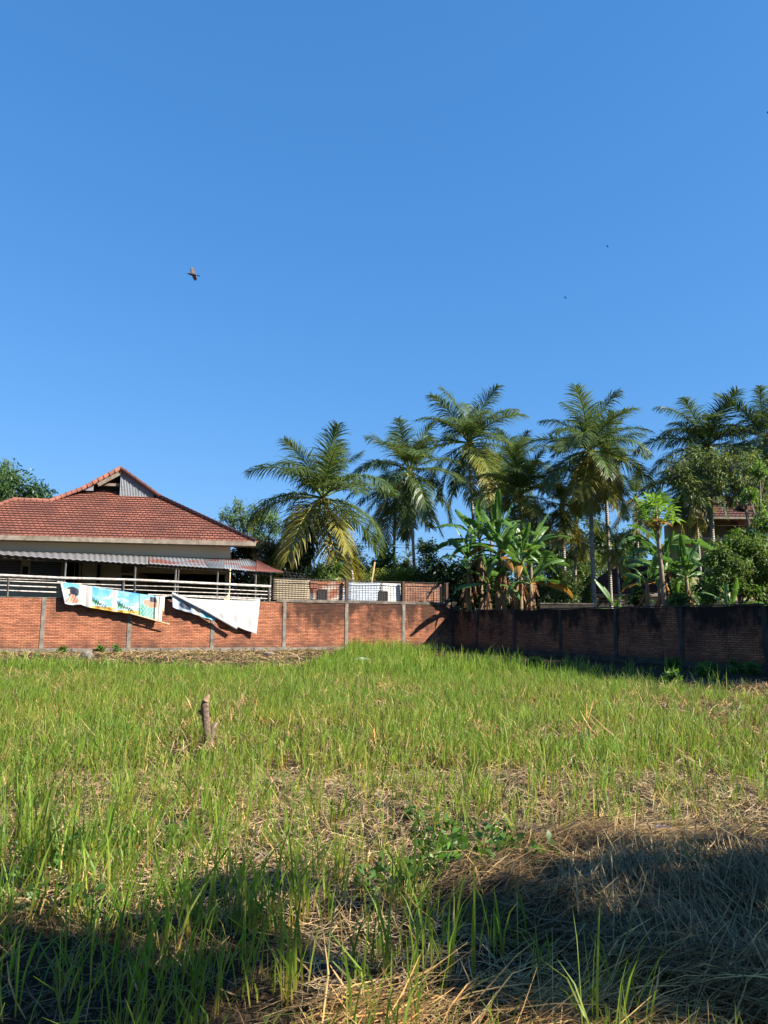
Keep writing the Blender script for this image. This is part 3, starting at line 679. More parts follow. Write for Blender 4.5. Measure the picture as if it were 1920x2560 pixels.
awn('corrugated_sheet', [(560, 1421, 560, 1396.5), (640, 1428, 621, 1398), (706, 1432, 640, 1405)], M_AWR, .13, .017)
o = awn('rusty_edge_sheet', [(640, 1427, 642, 1399), (710, 1430, 650, 1404)], M_GUTRUST, .13, .014)
m = MB()
fa, fb = wl(-150, 1381, .0) - A0, wl(700, 1434, .0) - A0
bar_obj('front_beam', fa - UP * .05, fb - UP * .05, .035, M_DARKWIRE, aw, 6)
for px_, r_, yt in ((165, .045, 1399), (339, .045, 1410), (440, .05, 1416), (447, .03, 1416), (545, .04, 1421), (640, .045, 1428), (677, .03, 1432), (-60, .045, 1384)):
    a = wl(px_, yt, -.06); b_ = Vector((a.x, a.y, ZL)); bar_obj('post', a - A0, b_ - A0, r_, M_POSTW, aw, 8)
# pipe railing
M_PIPE = plain('flaking_white_paint', (.72, .70, .66), .6, (.30, .22, .18), 7, .4)
rl = empty('pipe_railing', wl(350, 1490), 'white flaking pipe railing along the top of the orange wall', 'railing'); R0 = rl.location.copy()
def pipe(name, pts, r, d):
    P_ = [wl(a, b_, d) - R0 for a, b_ in pts]; V_, Q_ = tube(P_, [r] * len(P_), 8); link(name, npmesh(name, V_, Q_), M_PIPE, rl, True)
pipe('top_rail', [(-120, 1426), (0, 1438), (155, 1445), (340, 1450), (677, 1466)], .06, .03)
for ys_, r_ in (((-120, 1438), (0, 1446.5), (160, 1451)), .02), (((-120, 1445), (0, 1452), (160, 1458)), .02), (((-120, 1454), (0, 1463), (155, 1469)), .026), (((-120, 1466), (0, 1475.5), (150, 1481)), .026):
    pipe('pipe', ys_, r_, -.02)
for ys_, r_ in (((160, 1458), (300, 1463), (440, 1467), (677, 1479)), .02), (((190, 1463), (300, 1473), (440, 1479), (677, 1487)), .022), (((370, 1486), (540, 1491), (677, 1497)), .022), (((345, 1492), (440, 1490), (650, 1500)), .03):
    pipe('pipe', ys_, r_, -.03)
for px_, y0, r_ in ((22, 1441, .04), (309, 1450, .06), (338, 1450, .035), (673, 1466, .05)):
    a = wl(px_, y0, .0); bar_obj('stanchion', a - R0, Vector((a.x, a.y, ZL + .03)) - R0, r_, M_PIPE, rl, 8)
# chicken wire below rail
cc = Cat(); 
for sgn in (1, -1):
    for i in range(150):
        px_ = 165 + i * 3.4; y_ = 1445 + (px_ - 155) * .0397; y2 = y_ + 26; q = px_ + sgn * 12
        if q < 155 or q > 678: continue
        V_, Q_ = tube([wl(px_, y_, -.06) - R0, wl(q, y2, -.06) - R0], [.0035] * 2, 4); cc.add(V_, Q_)
link('wire_netting', cc.mesh('wire_netting'), M_DARKWIRE, rl)

# ------------------------------------------------------------------ banners
def banner_obj(name, top, bot, painter, d0, d1, nx_=160, ny_=40, folds=None, parent=None, org=None):
    def poly(pts, t):
        L = [0]; 
        for a, b_ in zip(pts[:-1], pts[1:]): L.append(L[-1] + math.hypot(b_[0] - a[0], b_[1] - a[1]))
        s = t * L[-1]
        for i in range(len(pts) - 1):
            if s <= L[i + 1] + 1e-9:
                f = (s - L[i]) / (L[i + 1] - L[i]); return (pts[i][0] + (pts[i + 1][0] - pts[i][0]) * f, pts[i][1] + (pts[i + 1][1] - pts[i][1]) * f)
        return pts[-1]
    V_ = []; T_ = []
    for i in range(nx_ + 1):
        a = poly(top, i / nx_); b_ = poly(bot, i / nx_)
        for j in range(ny_ + 1):
            t = j / ny_; px_ = a[0] + (b_[0] - a[0]) * t; py_ = a[1] + (b_[1] - a[1]) * t
            off = d0 + (d1 - d0) * t + (folds(i / nx_, t) if folds else 0)
            V_.append(list(wl(px_, py_, off) - org)); T_.append(painter(i / nx_, t, px_, py_))
    b0 = (np.arange(nx_)[:, None] * (ny_ + 1) + np.arange(ny_)[None]).ravel()
    me = npmesh(name, V_, np.stack([b0, b0 + ny_ + 1, b0 + ny_ + 2, b0 + 1], 1), np.array(T_))
    o = link(name, me, M_VINYL, parent, True); sm = o.modifiers.new('thick', 'SOLIDIFY'); sm.thickness = .004
    return o
k = N('printed_vinyl'); k.rough(.5, .3); k.base(k.tint((.52, .52, .52, 1))); M_VINYL = k.m
def sm_(a, b_, x): t = max(0, min(1, (x - a) / (b_ - a))); return t * t * (3 - 2 * t)
def lerp3(a, b_, t): return tuple(x + (y - x) * t for x, y in zip(a, b_))
SKYT, SKYB = (.07, .40, .85), (.38, .75, .98); SAND = (.75, .46, .05); PALM = (.02, .12, .06); WHT = (.85, .85, .82); MINT = (.35, .72, .52)
def beach(u, v, n1):
    c = lerp3(SKYT, SKYB, v * 1.1)
    cl = float(fbm(np.array(u * 4. + n1), np.array(v * 7.), 5)); c = lerp3(c, (.85, .93, .95), sm_(.5, .62, cl) * (.2 + v))
    if v > .80 + .10 * (1 - u): c = lerp3(SAND, (.35, .14, .03), sm_(.45, .6, float(fbm(np.array(u * 5), np.array(v * 9 + n1), 8))))
    ed = .45 + .45 * math.sqrt(max(u, 0)) + .06 * math.sin(u * 60)
    if abs(v - ed) < .085 * (1.1 - u) + .03 * abs(math.sin(u * 47)) and u < .75: c = PALM
    elif v > ed + .02 and v < .85 and u < .35: c = MINT
    if u < .10 - .05 * v: c = (.80, .85, .72)
    return c
def hair(u, v):
    c = lerp3((.15, .55, .78), (.55, .82, .90), v * .8)
    if (u - .52) ** 2 / .13 + (v - .40) ** 2 / .055 < 1 : c = (.015, .02, .04)
    if .05 < u < .38 and .28 < v < .42 + .2 * u: c = (.80, .55, .45)
    if .1 < u < .3 and .48 < v < .60: c = (.85, .82, .72)
    if v > .62 + .12 * math.sin(u * 9) and u > .15: c = (.62, .22, .12) if math.sin(u * 40 + v * 20) > -.4 else (.82, .50, .40)
    if v > .9: c = (.75, .88, .85)
    if u > .85: c = (.85, .85, .62)
    return c
def girl2(u, v):
    c = lerp3((.25, .65, .85), (.60, .85, .90), v)
    if v > .45 + .15 * u and u < .7:
        c = MINT if math.sin(u * 40 + math.sin(v * 31) * 2) > -.1 else (.10, .42, .32)
    if (u - .52) ** 2 / .12 + (v - .36) ** 2 / .03 < 1: c = (.80, .33, .20)
    if u > .48 and v < .30 and v > .06: c = (.03, .04, .07)
    if u > .62 and .3 < v < .5: c = (.50, .20, .10)
    if u > .72 + .1 * math.sin(v * 5): c = (.86, .85, .80) if math.sin(u * 60) > -.6 else (.75, .6, .2)
    return c
def paint1(s, t, px_, py_):
    if px_ < 156 + 8 * t: return WHT
    if px_ < 205: return hair((px_ - 156) / 49, t)
    if px_ < 214: return WHT
    if px_ < 225: return (.55, .50, .46)
    if px_ < 281: return beach((px_ - 225) / 56, t, 0)
    if px_ < 289: return (.52, .46, .44) if t < .8 else (.72, .40, .2)
    if px_ < 347: return beach((px_ - 289) / 58, t, 7)
    if px_ < 349: return (.03, .03, .04)
    return girl2((px_ - 349) / 54, t)
bn = empty('banner', wl(280, 1500, .2), 'long printed banner of beach scenes sagging over the orange wall', 'banner'); B0 = bn.location.copy()
top = [(150, 1454), (213, 1463), (281, 1474), (349, 1484.5), (399, 1491), (408, 1493)]; bot = [(162, 1510), (182, 1513), (202, 1511), (218, 1518), (281, 1529), (339, 1536), (404, 1553)]
banner_obj('printed_sheet', top, bot, paint1, .14, .34, folds=lambda s, t: .02 * math.sin(s * 55) * t + .03 * math.sin(s * 17 + t * 3) * t + (.035 * math.sin(s * 150) if s > .9 else 0), parent=bn, org=B0)
V_, Q_ = tube([wl(326, 1533, .36) - B0, wl(424, 1561, .36) - B0], [.035, .03], 8); link('bottom_batten', npmesh('bottom_batten', V_, Q_), plain('pale_batten', (.66, .5, .32), .6), bn, True)
bar_obj('rod_end', wl(143, 1454, .15) - B0, wl(166, 1457, .15) - B0, .022, M_PIPE, bn)
banner_obj('white_flap', [(401, 1490), (412, 1492)], [(408, 1530), (410, 1527)], lambda s, t, a, b_: WHT, .1, .16, 4, 6, parent=bn, org=B0)
bn = empty('banner', wl(540, 1520, .2), 'half unrolled banner showing its plain white back, hung right of the beach one', 'banner'); B0 = bn.location.copy()
def wht(s, t, a, b_): 
    f = .93 + .07 * math.sin(s * 40 + t * 9); return (.84 * f, .83 * f, .80 * f)
banner_obj('white_back', [(432, 1482), (470, 1496), (520, 1499), (580, 1501), (650, 1502)], [(433, 1484), (500, 1519), (560, 1555), (594, 1568), (641, 1586)], wht, .12, .24,
           folds=lambda s, t: (.045 * math.sin(s * 16 + t * 2.5) + .022 * math.sin(s * 37 - t * 4) + .02 * math.sin(s * 7 + t * 6)) * (.3 + t) * sm_(0, .15, 1 - s), parent=bn, org=B0)
V_, Q_ = tube([wl(430, 1483, .34) - B0, wl(510, 1524, .37) - B0, wl(592, 1571, .40) - B0], [.06, .085, .07], 10); link('rolled_tube', npmesh('rolled_tube', V_, Q_), plain('white_vinyl_roll', (.60, .61, .64), .5), bn, True)
def paint2(s, t, px_, py_):
    if s < .12: return WHT
    if s < .5: return (.03, .05, .10) if (s - .3) ** 2 / .02 + (t - .5) ** 2 / .08 < 1 else ((.70, .45, .38) if math.sin(s * 60 + t * 8) > .5 else (.35, .62, .80))
    if s < .66: return (.80, .74, .66)
    return lerp3((.12, .5, .78), (.3, .7, .85), t)
banner_obj('printed_sheet', [(430, 1487), (480, 1512), (540, 1543)], [(431, 1518), (445, 1524), (482, 1534), (500, 1541), (538, 1553)], paint2, .28, .32, 70, 20, folds=lambda s, t: .03 * math.sin(s * 30) * t, parent=bn, org=B0)

# ------------------------------------------------------------------ foliage
def leaf_cat(cat, centers, radii, n, size, asp=.42, sub=26, subr=.22, upb=.5, tvar=.3, droop=.25, tintc=(1, 1, 1), shell=.55):
    """leaves in sub-clumps spread through ellipsoid blobs"""
    centers = np.asarray(centers, float); radii = np.asarray(radii, float)
    vol = np.prod(radii, 1) ** (2 / 3); cnt = np.maximum(1, (n * vol / vol.sum()).astype(int))
    for c_, r_, m in zip(centers, radii, cnt):
        ns = max(4, int(sub * (np.prod(r_) ** (1 / 3)) ** 1.0)); d = nrm(rng.normal(0, 1, (ns, 3))); rr = rng.uniform(0, 1, ns) ** shell
        sc = c_ + d * rr[:, None] * r_ * rng.uniform(.85, 1.12, (ns, 1)); br = rng.uniform(.72, 1.28, ns)
        ii = rng.integers(0, ns, m); P0 = sc[ii] + rng.normal(0, 1, (m, 3)) * subr * (np.prod(r_) ** (1 / 3))
        outw = nrm(P0 - c_); dr = nrm(outw * .6 + rng.normal(0, .6, (m, 3)) + np.array([0, 0, -droop]))
        nn = nrm(rng.normal(0, .7, (m, 3)) + np.array([0, 0, upb]) + outw * .5); sd = nrm(np.cross(dr, nn))
        L = size * rng.uniform(.6, 1.35, m)[:, None]
        P = np.stack([P0, P0 + dr * L * .5 + nn * L * .06, P0 + dr * L - np.array([0, 0, 1]) * L * .12], 1)
        W = L * asp * .5; S = np.stack([sd * W * .25, sd * W, sd * W * .12], 1); V_, Q_ = ribbons(P, S)
        b_ = br[ii] * rng.uniform(1 - tvar, 1 + tvar, m); wm = rng.uniform(-.12, .18, m)
        T = np.stack([b_ * (1 + wm), b_, b_ * (1 - wm)], 1) * np.array(tintc); cat.add(V_, Q_, np.repeat(T, 6, 0))
M_BARK = plain('bark', (.20, .16, .12), .9, (.10, .08, .06), 7, .2, .02, 25)
M_TWIG = plain('pale_twig', (.15, .13, .10), .85, (.18, .15, .12), 9, .2)
def tree(name, label, base, blobs, n, size, mat, cat_='tree', group=None, trunk_r=.12, asp=.42, sub=26, subr=.22, tint=(1, 1, 1), bark=None, droop=.25, twigs=3, shell=.55, tvar=.3, forkf=.55, limb=1.0):
    root = empty(name, base, label, cat_, group); b0 = np.array(base)
    C_ = np.array([list(b_[0]) for b_ in blobs]) - b0; R_ = np.array([b_[1] if hasattr(b_[1], '__len__') else (b_[1],) * 3 for b_ in blobs], float)
    cc = Cat(); leaf_cat(cc, C_, R_, n, size, asp, sub, subr, tintc=tint, droop=droop, shell=shell, tvar=tvar)
    link('crown', cc.mesh('crown'), mat, root)
    cen = C_.mean(0); h = max(.3, cen[2] * forkf); cc = Cat()
    fork = Vector((cen[0] * .3, cen[1] * .3, h)); V_, Q_ = tube([(0, 0, -.1), (cen[0] * .1, cen[1] * .1, h * .5), fork], [trunk_r * 1.25, trunk_r, trunk_r * .85], 8)
    link('trunk', npmesh('trunk', V_, Q_), bark or M_BARK, root, True)
    for c_, r_ in zip(C_, R_):
        e = Vector(c_); mid = fork.lerp(e, .5) + Vector((random.uniform(-.2, .2), random.uniform(-.2, .2), random.uniform(0, .3))) * float(r_.mean()) * 2.2
        V_, Q_ = tube([fork, mid, e], [trunk_r * .6 * limb, trunk_r * .4 * limb, trunk_r * .2 * limb], 6); cc.add(V_, Q_)
        for q in range(twigs):
            d = Vector(rng.normal(0, 1, 3)).normalized(); d.z = abs(d.z) * .6; V_, Q_ = tube([mid.lerp(e, random.random()), e + Vector([d[i] * r_[i] * .85 for i in range(3)])], [trunk_r * .2 * limb, trunk_r * .07 * limb], 5); cc.add(V_, Q_)
    link('branches', cc.mesh('branches'), bark or M_BARK, root, True)
    return root
def blob(px, py, Y, rpx, ry=None, rd=None):
    s = Y / FPX; return (at(px, py, Y), (rpx * s, (rd or rpx) * s, (ry or rpx) * s))
def gpt(px, Y): p = at(px, 1500, Y); return Vector((p.x, Y, 0))
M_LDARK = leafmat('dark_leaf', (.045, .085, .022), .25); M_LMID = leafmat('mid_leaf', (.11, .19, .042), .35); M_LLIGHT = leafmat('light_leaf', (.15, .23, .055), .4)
M_LOLIVE = leafmat('olive_leaf', (.15, .20, .06), .35, rough=.55, spec=.25); M_LYEL = leafmat('yellow_green_leaf', (.26, .32, .05), .4)

# ---- trees left and behind
hz_ = Cat(); xs_ = np.arange(-150, 160, 3.0); cs_ = np.stack([xs_ + rng.normal(0, 1, len(xs_)), 150 + rng.normal(0, 6, len(xs_)), 2.2 + 1.6 * fbm(xs_ * .07, xs_ * 0, 5)], 1)
leaf_cat(hz_, cs_, np.stack([np.full(len(xs_), 3.2), np.full(len(xs_), 3.), 2.2 + 1.8 * fbm(xs_ * .11, xs_ * 0 + 3, 6)], 1), 26000, .7, .5, 30, .25)
wd_ = link('far_woodland', hz_.mesh('far_woodland'), M_LMID); tag(wd_, 'far-off line of green trees along the horizon', 'woodland', kind='stuff')
tree('broadleaf_tree', 'dense dark green tree behind the left end of the red roof', gpt(10, 58), [blob(10, 1215, 58, 75, 55), blob(75, 1235, 58, 60, 40), blob(-60, 1200, 58, 70, 50), blob(110, 1262, 58, 40, 30), blob(20, 1280, 58, 90, 50)], 9000, .26, M_LDARK, tint=(1.0, 1.15, 1.0), trunk_r=.3, subr=.16, sub=40)
tree('broadleaf_tree', 'paler feathery tree rising behind the dark one at the far left edge', gpt(0, 66), [blob(0, 1180, 66, 34, 26), blob(30, 1195, 66, 30, 22), blob(-40, 1190, 66, 40, 30)], 2600, .22, M_LLIGHT, trunk_r=.2, subr=.2)
tree('feathery_tree', 'light feathery tree with a thin top shoot just right of the red roof', gpt(640, 54),
     [blob(598, 1260, 54, 14, 22), blob(580, 1292, 54, 30, 22), blob(620, 1300, 54, 38, 34), blob(660, 1285, 54, 34, 36), blob(640, 1350, 54, 55, 42), blob(690, 1310, 54, 30, 30), blob(560, 1290, 54, 12, 12)],
     7000, .2, M_LLIGHT, tint=(.85, .95, 1.0), trunk_r=.14, asp=.3, subr=.2, sub=34)
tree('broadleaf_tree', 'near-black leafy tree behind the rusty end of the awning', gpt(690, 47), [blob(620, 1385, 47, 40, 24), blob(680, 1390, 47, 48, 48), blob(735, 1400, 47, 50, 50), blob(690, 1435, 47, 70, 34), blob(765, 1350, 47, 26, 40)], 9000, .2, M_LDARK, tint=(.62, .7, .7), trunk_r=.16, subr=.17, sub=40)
tree('flowering_shrub', 'shrub with pale pink blossom between the red roof and the palm', gpt(662, 46.2), [blob(668, 1365, 46.2, 20, 22), blob(650, 1395, 46.2, 22, 16)], 800, .13, leafmat('blossom_leaf', (.22, .17, .12), .3), 'shrub', trunk_r=.05, subr=.25)
tree('leafy_bush', 'glossy leafy bush under the lowest frond of the big left palm', gpt(790, 46), [blob(795, 1430, 46, 34, 26), blob(835, 1415, 46, 18, 26), blob(812, 1460, 46, 40, 20)], 3000, .18, M_LMID, 'shrub', trunk_r=.07)
for lb, px_, py_, Y, rx, ry, mt, n, sz, tn in (
    ('tall mid-green bush left of the leaning bamboo pole', 880, 1405, 56, 60, 60, M_LMID, 4500, .2, (1.05, 1.1, 1)),
    ('airy bush with long leaf sprays behind the bamboo pole', 965, 1400, 58, 40, 45, M_LLIGHT, 2600, .22, (.8, .95, .95)),
    ('low bush between the two slim palm trunks', 1010, 1425, 57, 30, 28, M_LLIGHT, 1800, .18, (.9, .95, .8)),
    ('grey twiggy bush left of the near-black tree by the banana clump', 1035, 1440, 52, 26, 26, M_LOLIVE, 1300, .14, (1, 1, 1)),
    ('olive bush behind the left palm trunk and the white sheet', 905, 1450, 50, 55, 26, M_LOLIVE, 2400, .15, (.95, .95, .9)),
    ('olive bush right behind the cream and rusty metal sheets', 760, 1455, 50, 50, 24, M_LOLIVE, 2000, .15, (.7, .8, .8))):
    tree('leafy_bush', lb, gpt(px_, Y), [blob(px_ - rx * .35, py_ + ry * .15, Y, rx * .6, ry * .75), blob(px_ + rx * .35, py_ + ry * .2, Y, rx * .6, ry * .7), blob(px_, py_ - ry * .35, Y, rx * .5, ry * .6), blob(px_, py_ + ry * .6, Y, rx, ry * .5)], n, sz, mt, 'shrub', trunk_r=.08, tint=tn, sub=34, subr=.2)
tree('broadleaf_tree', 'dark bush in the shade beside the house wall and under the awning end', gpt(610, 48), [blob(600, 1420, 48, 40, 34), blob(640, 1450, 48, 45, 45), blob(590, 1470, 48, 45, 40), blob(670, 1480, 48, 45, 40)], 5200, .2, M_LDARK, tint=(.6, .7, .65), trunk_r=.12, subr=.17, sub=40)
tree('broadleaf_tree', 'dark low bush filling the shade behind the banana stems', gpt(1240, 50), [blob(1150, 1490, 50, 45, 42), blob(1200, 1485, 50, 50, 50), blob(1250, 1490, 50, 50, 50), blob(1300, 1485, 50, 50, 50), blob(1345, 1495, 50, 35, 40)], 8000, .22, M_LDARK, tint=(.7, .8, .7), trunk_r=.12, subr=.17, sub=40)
# clipped hedge along the wall
m_ = Cat(); hc0 = gpt(985, 47.5)
leaf_cat(m_, [list(at(940 + i * 9, 1434 + (i % 3) * 4, 47.5) - hc0) for i in range(15)], [(.32, .5, .35)] * 15, 3600, .12, .5, 14, .3, tvar=.35)
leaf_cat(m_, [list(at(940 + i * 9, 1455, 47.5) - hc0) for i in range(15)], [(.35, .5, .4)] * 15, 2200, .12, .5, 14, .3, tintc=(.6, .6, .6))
hd = empty('hedge', hc0, 'clipped yellow-green hedge above the white sheet', 'hedge'); link('foliage', m_.mesh('foliage'), M_LYEL, hd)
mm = MB(); mm.box(Vector((0, 0, 0)), Vector((1, 0, 0)), Vector((0, 1, 0)), UP, -1.5, 1.7, -.3, .3, 0, 3.2); mm.build('stems', M_DARK, hd)
pb = at(929, 1456, 46); pt_ = at(937, 1405, 46)
o = bar_obj('bamboo_pole', Vector((0, 0, 0)) + (pb - pt_) * 1.2, (pt_ - pb) * 1.0, .05, plain('dry_bamboo', (.50, .33, .20), .7, (.34, .22, .14), 6)); o.location = pb; tag(o, 'bare leaning bamboo pole behind the zinc sheet', 'pole')
# small white gabled building seen under the left palm
sb_ = empty('small_house', at(838, 1500, 52) * 1, 'small white gabled building half hidden under the left palm', 'house'); sb_.location.z = 0; S0 = sb_.location.copy()
p0, p1 = at(826, 1405, 52) - S0, at(848, 1440, 52) - S0
mm = MB(); mm.box(Vector((0, 0, 0)), Vector((1, 0, 0)), Vector((0, 1, 0)), UP, p0.x, p1.x - .1, 0, 3, 0, p0.z); mm.build('wall', M_WHITE, sb_)
q0, q1, q2 = at(812, 1370, 51.7) - S0, at(862, 1398, 51.7) - S0, at(820, 1365, 51.7) - S0
mm = MB(); dv = (q1 - q0).normalized(); mm.box(q0, dv, Vector((0, 1, 0)), UP, 0, (q1 - q0).length, 0, 3.4, -.05, .05); mm.build('roof', plain('grey_sheet_roof', (.16, .15, .14), .8), sb_)

# ------------------------------------------------------------------ palms
FR = {}
M_FG = leafmat('frond_green', (.085, .135, .04), .32, .42, .4, (.18, .26, .05)); M_FY = leafmat('frond_yellowing', (.24, .23, .045), .35, .45, .4, (.40, .36, .05)); M_FB = leafmat('frond_dark', (.06, .10, .035), .3, .5, .3)
M_FYG = leafmat('frond_yellow_green', (.19, .23, .045), .4, .5, .3, (.26, .32, .05))
def frond_mesh(elev, bend, seed, hang=.35, mat=None):
    """unit length frond: starts at the origin, heads +X at the given elevation and arches down"""
    key = (elev, bend, seed, mat.name)
    if key in FR: return FR[key]
    r = np.random.default_rng(seed * 131 + int(elev) + 500); K = 14; e = math.radians(elev); p = np.zeros(3); pts = [p]; tang = []
    yb = r.normal(0, .10)
    for i in range(K):
        t = i / K; a = e - math.radians(bend) * t ** 1.4
        d = np.array([math.cos(a), yb * t, math.sin(a)]); d /= np.linalg.norm(d); tang.append(d); p = p + d / K; pts.append(p)
    tang.append(tang[-1]); pts = np.array(pts); tang = np.array(tang); cat = Cat()
    V_, Q_ = tube([tuple(q) for q in pts], [.0125 * (1 - .85 * i / K) for i in range(K + 1)], 5); cat.add(V_, Q_, (2.4, 2.1, 1.6))
    M_ = 62; s = np.linspace(.16, .995, M_); s = np.repeat(s, 2); sg = np.tile([1, -1], M_); n = len(s)
    f = s * K; j = np.minimum(f.astype(int), K - 1); fr = (f - j)[:, None]; P0 = pts[j] * (1 - fr) + pts[j + 1] * fr; T = nrm(tang[j] * (1 - fr) + tang[j + 1] * fr)
    side = nrm(np.cross(T, np.array([0, 0, 1.0]) + T * .001)); up = np.cross(side, T)
    L = (.31 * np.sin(np.pi * (s * .84 + .12)) ** .6 + .02) * r.uniform(.7, 1.12, n)
    fwd = .55 + .7 * s ** 2
    d0 = nrm(side * sg[:, None] * .9 + T * fwd[:, None] + up * r.uniform(.05, .35, (n, 1)) + r.normal(0, .07, (n, 3)))
    g = np.array([0, 0, -1.0]); d1 = nrm(d0 + g * (hang + r.uniform(-.1, .45, (n, 1)))); d2 = nrm(d1 + g * (hang * 1.3 + .15))
    Lc = L[:, None]; P = np.stack([P0, P0 + d0 * Lc * .35, P0 + d0 * Lc * .35 + d1 * Lc * .35, P0 + d0 * Lc * .35 + d1 * Lc * .35 + d2 * Lc * .32], 1)
    wv = nrm(np.cross(d0, up) + r.normal(0, .25, (n, 3))); wd = (.0066 * r.uniform(.8, 1.2, n))[:, None]
    S = np.stack([wv * wd * .7, wv * wd, wv * wd * .8, wv * wd * .15], 1); V_, Q_ = ribbons(P, S); b_ = r.uniform(.7, 1.3, n)
    T_ = np.stack([b_ * r.uniform(.9, 1.15, n), b_, b_ * .9], 1); cat.add(V_, Q_, np.repeat(T_, 8, 0))
    me = cat.mesh('frond'); me.materials.append(mat); FR[key] = me; return me
k = N('palm_trunk'); k.rough(.9, .15)
wv = k.n('ShaderNodeTexWave', wave_type='BANDS', bands_direction='Z'); wv.inputs['Scale'].default_value = 2.2; wv.inputs['Distortion'].default_value = 2.5; wv.inputs['Detail'].default_value = 3
tc = k.n('ShaderNodeTexCoord'); k.l(tc.outputs['Object'], wv.inputs[0])
c = k.mix(k.ramp(k.noise(5, 6), .35, .7), (.40, .35, .29, 1), (.20, .17, .14, 1)); c = k.mix(k.math('MULTIPLY', k.ramp(wv.outputs['Fac'], .1, .4, (1, 1, 1, 1), (0, 0, 0, 1)), .6), c, (.06, .05, .04, 1))
k.base(c); k.bump(wv.outputs['Fac'], .03); M_PTR = k.m
M_NUT = plain('green_coconut', (.26, .30, .05), .45, (.30, .22, .06), 4); M_FIB = plain('palm_fibre', (.22, .12, .06), .9, (.10, .06, .035), 8)
ELEV = [(79, 38), (68, 52), (58, 60), (48, 64), (38, 66), (28, 66), (17, 64), (6, 60), (-6, 52), (-22, 42), (-38, 34), (-50, 26), (-62, 16), (-72, 8)]
def palm(label, cx, cy, Y, rpx, bx, seed, n=26, old=.2, mats=None, trunk_r=.13, by=1500, nuts=8, skew=None, bow=0.0, low=True, upn=1.0):
    r = random.Random(seed); crown = at(cx, cy, Y); base = Vector((at(bx, by, Y).x, Y + r.uniform(-.3, .3), 0)); L = rpx * 1.2 * Y / FPX; n = int(n * .9)
    root = empty('coconut_palm', base, label, 'palm tree', 'coconut palms behind the walls'); top = crown - base; pts = []; rad = []
    for i in range(13):
        t = i / 12; q = Vector((top.x * t ** 1.25 + bow * math.sin(math.pi * t), top.y * t, top.z * t)); pts.append(q)
        rad.append(trunk_r * (1.75 - .75 * min(1, t * 9)) * (1 - .25 * t))
    V_, Q_ = tube(pts, rad, 10); link('trunk', npmesh('trunk', V_, Q_), M_PTR, root, True)
    V_, Q_ = tube([top - UP * .35, top - UP * .05, top + UP * .35], [trunk_r * .9, trunk_r * 1.6, trunk_r * .5], 8); link('crown_base', npmesh('crown_base', V_, Q_), M_FIB, root, True)
    mats = mats or (M_FG, M_FG, M_FYG, M_FY)
    az0 = r.uniform(0, 360)
    for i in range(n):
        q = i / (n - 1); q = q ** upn; k_ = min(len(ELEV) - 1, int(q * len(ELEV) * (.999 if low else .8))); el_, bd = ELEV[k_]; var = r.randint(0, 2)
        mt = mats[3] if (q > 1 - old and r.random() < .75) else (mats[2] if q > .55 and r.random() < .5 else mats[i % 2])
        me = frond_mesh(el_, bd + 12 * var - 8, var, .12 + .14 * var, mt)
        o = bpy.data.objects.new('frond', me); COL.objects.link(o); o.parent = root
        az = az0 + i * 137.5 + r.uniform(-14, 14); s = L * r.uniform(.84, 1.1) * (1.0 if k_ > 2 else .88)
        o.location = top + Vector((0, 0, .10 * (1 - q))); o.rotation_euler = (R(r.uniform(-14, 14)), R(r.uniform(-6, 6)), R(az)); o.scale = (s, s, s)
        if len(me.materials) == 0: me.materials.append(mt)
    if nuts:
        cc = Cat()
        for i in range(nuts):
            a = r.uniform(0, 6.28); c_ = top + Vector((math.cos(a) * .38, math.sin(a) * .38, r.uniform(-.45, -.05))); rr = .13
            V_, Q_ = tube([c_ + UP * rr * z for z in (-1.15, -.8, 0, .7, 1.1)], [.02, rr * .7, rr, rr * .75, .03], 8); cc.add(V_, Q_)
        link('coconut_bunch', cc.mesh('coconut_bunch'), M_NUT, root, True)
    return root
palm('big coconut palm with yellow-green hanging fronds, leftmost of the palms', 806, 1247, 47, 185, 870, 1, n=32, old=.34, nuts=16, by=1497, trunk_r=.12, bow=.9)
palm('coconut palm with a russet heart and slim trunk, second from the left', 1024, 1178, 55, 140, 1042, 2, n=28, old=.25, nuts=6)
palm('coconut palm half hidden behind the slim one with the russet heart', 988, 1248, 60, 105, 982, 3, n=20, mats=(M_FB, M_FG, M_FG, M_FY), nuts=0)
palm('tallest coconut palm, above the banana clump', 1171, 1108, 58, 145, 1196, 4, n=32, old=.18, nuts=8, upn=1.15)
palm('bushy yellow-green coconut palm just behind the banana clump', 1302, 1240, 52, 125, 1306, 5, n=34, old=.35, mats=(M_FYG, M_FG, M_FYG, M_FY), nuts=8, upn=1.3)
palm('narrow-topped coconut palm rising behind the bushy yellow-green one', 1285, 1165, 66, 105, 1290, 6, n=22, mats=(M_FB, M_FG, M_FG, M_FY), nuts=0)
palm('broad coconut palm with pale nuts and a straight grey trunk, right of centre', 1471, 1126, 50, 155, 1485, 7, n=36, old=.2, nuts=10, by=1515, trunk_r=.16)
palm('coconut palm crowded against the broad one, with a leaning trunk', 1510, 1140, 54, 115, 1527, 8, n=26, nuts=4, mats=(M_FG, M_FB, M_FYG, M_FY), trunk_r=.14)
palm('dark coconut palm with its trunk just right of the banana clump', 1405, 1262, 56, 95, 1414, 9, n=22, mats=(M_FB, M_FB, M_FG, M_FY), nuts=0, trunk_r=.15)
palm('low dark coconut palm between the two pairs of grey trunks', 1440, 1305, 60, 85, 1435, 10, n=20, mats=(M_FB, M_FG, M_FYG, M_FY), nuts=0)
palm('small young coconut palm in front of the dark tiled roof', 1540, 1375, 51, 62, 1552, 11, n=16, old=.4, mats=(M_FYG, M_FYG, M_FY, M_FY), trunk_r=.09, nuts=5)
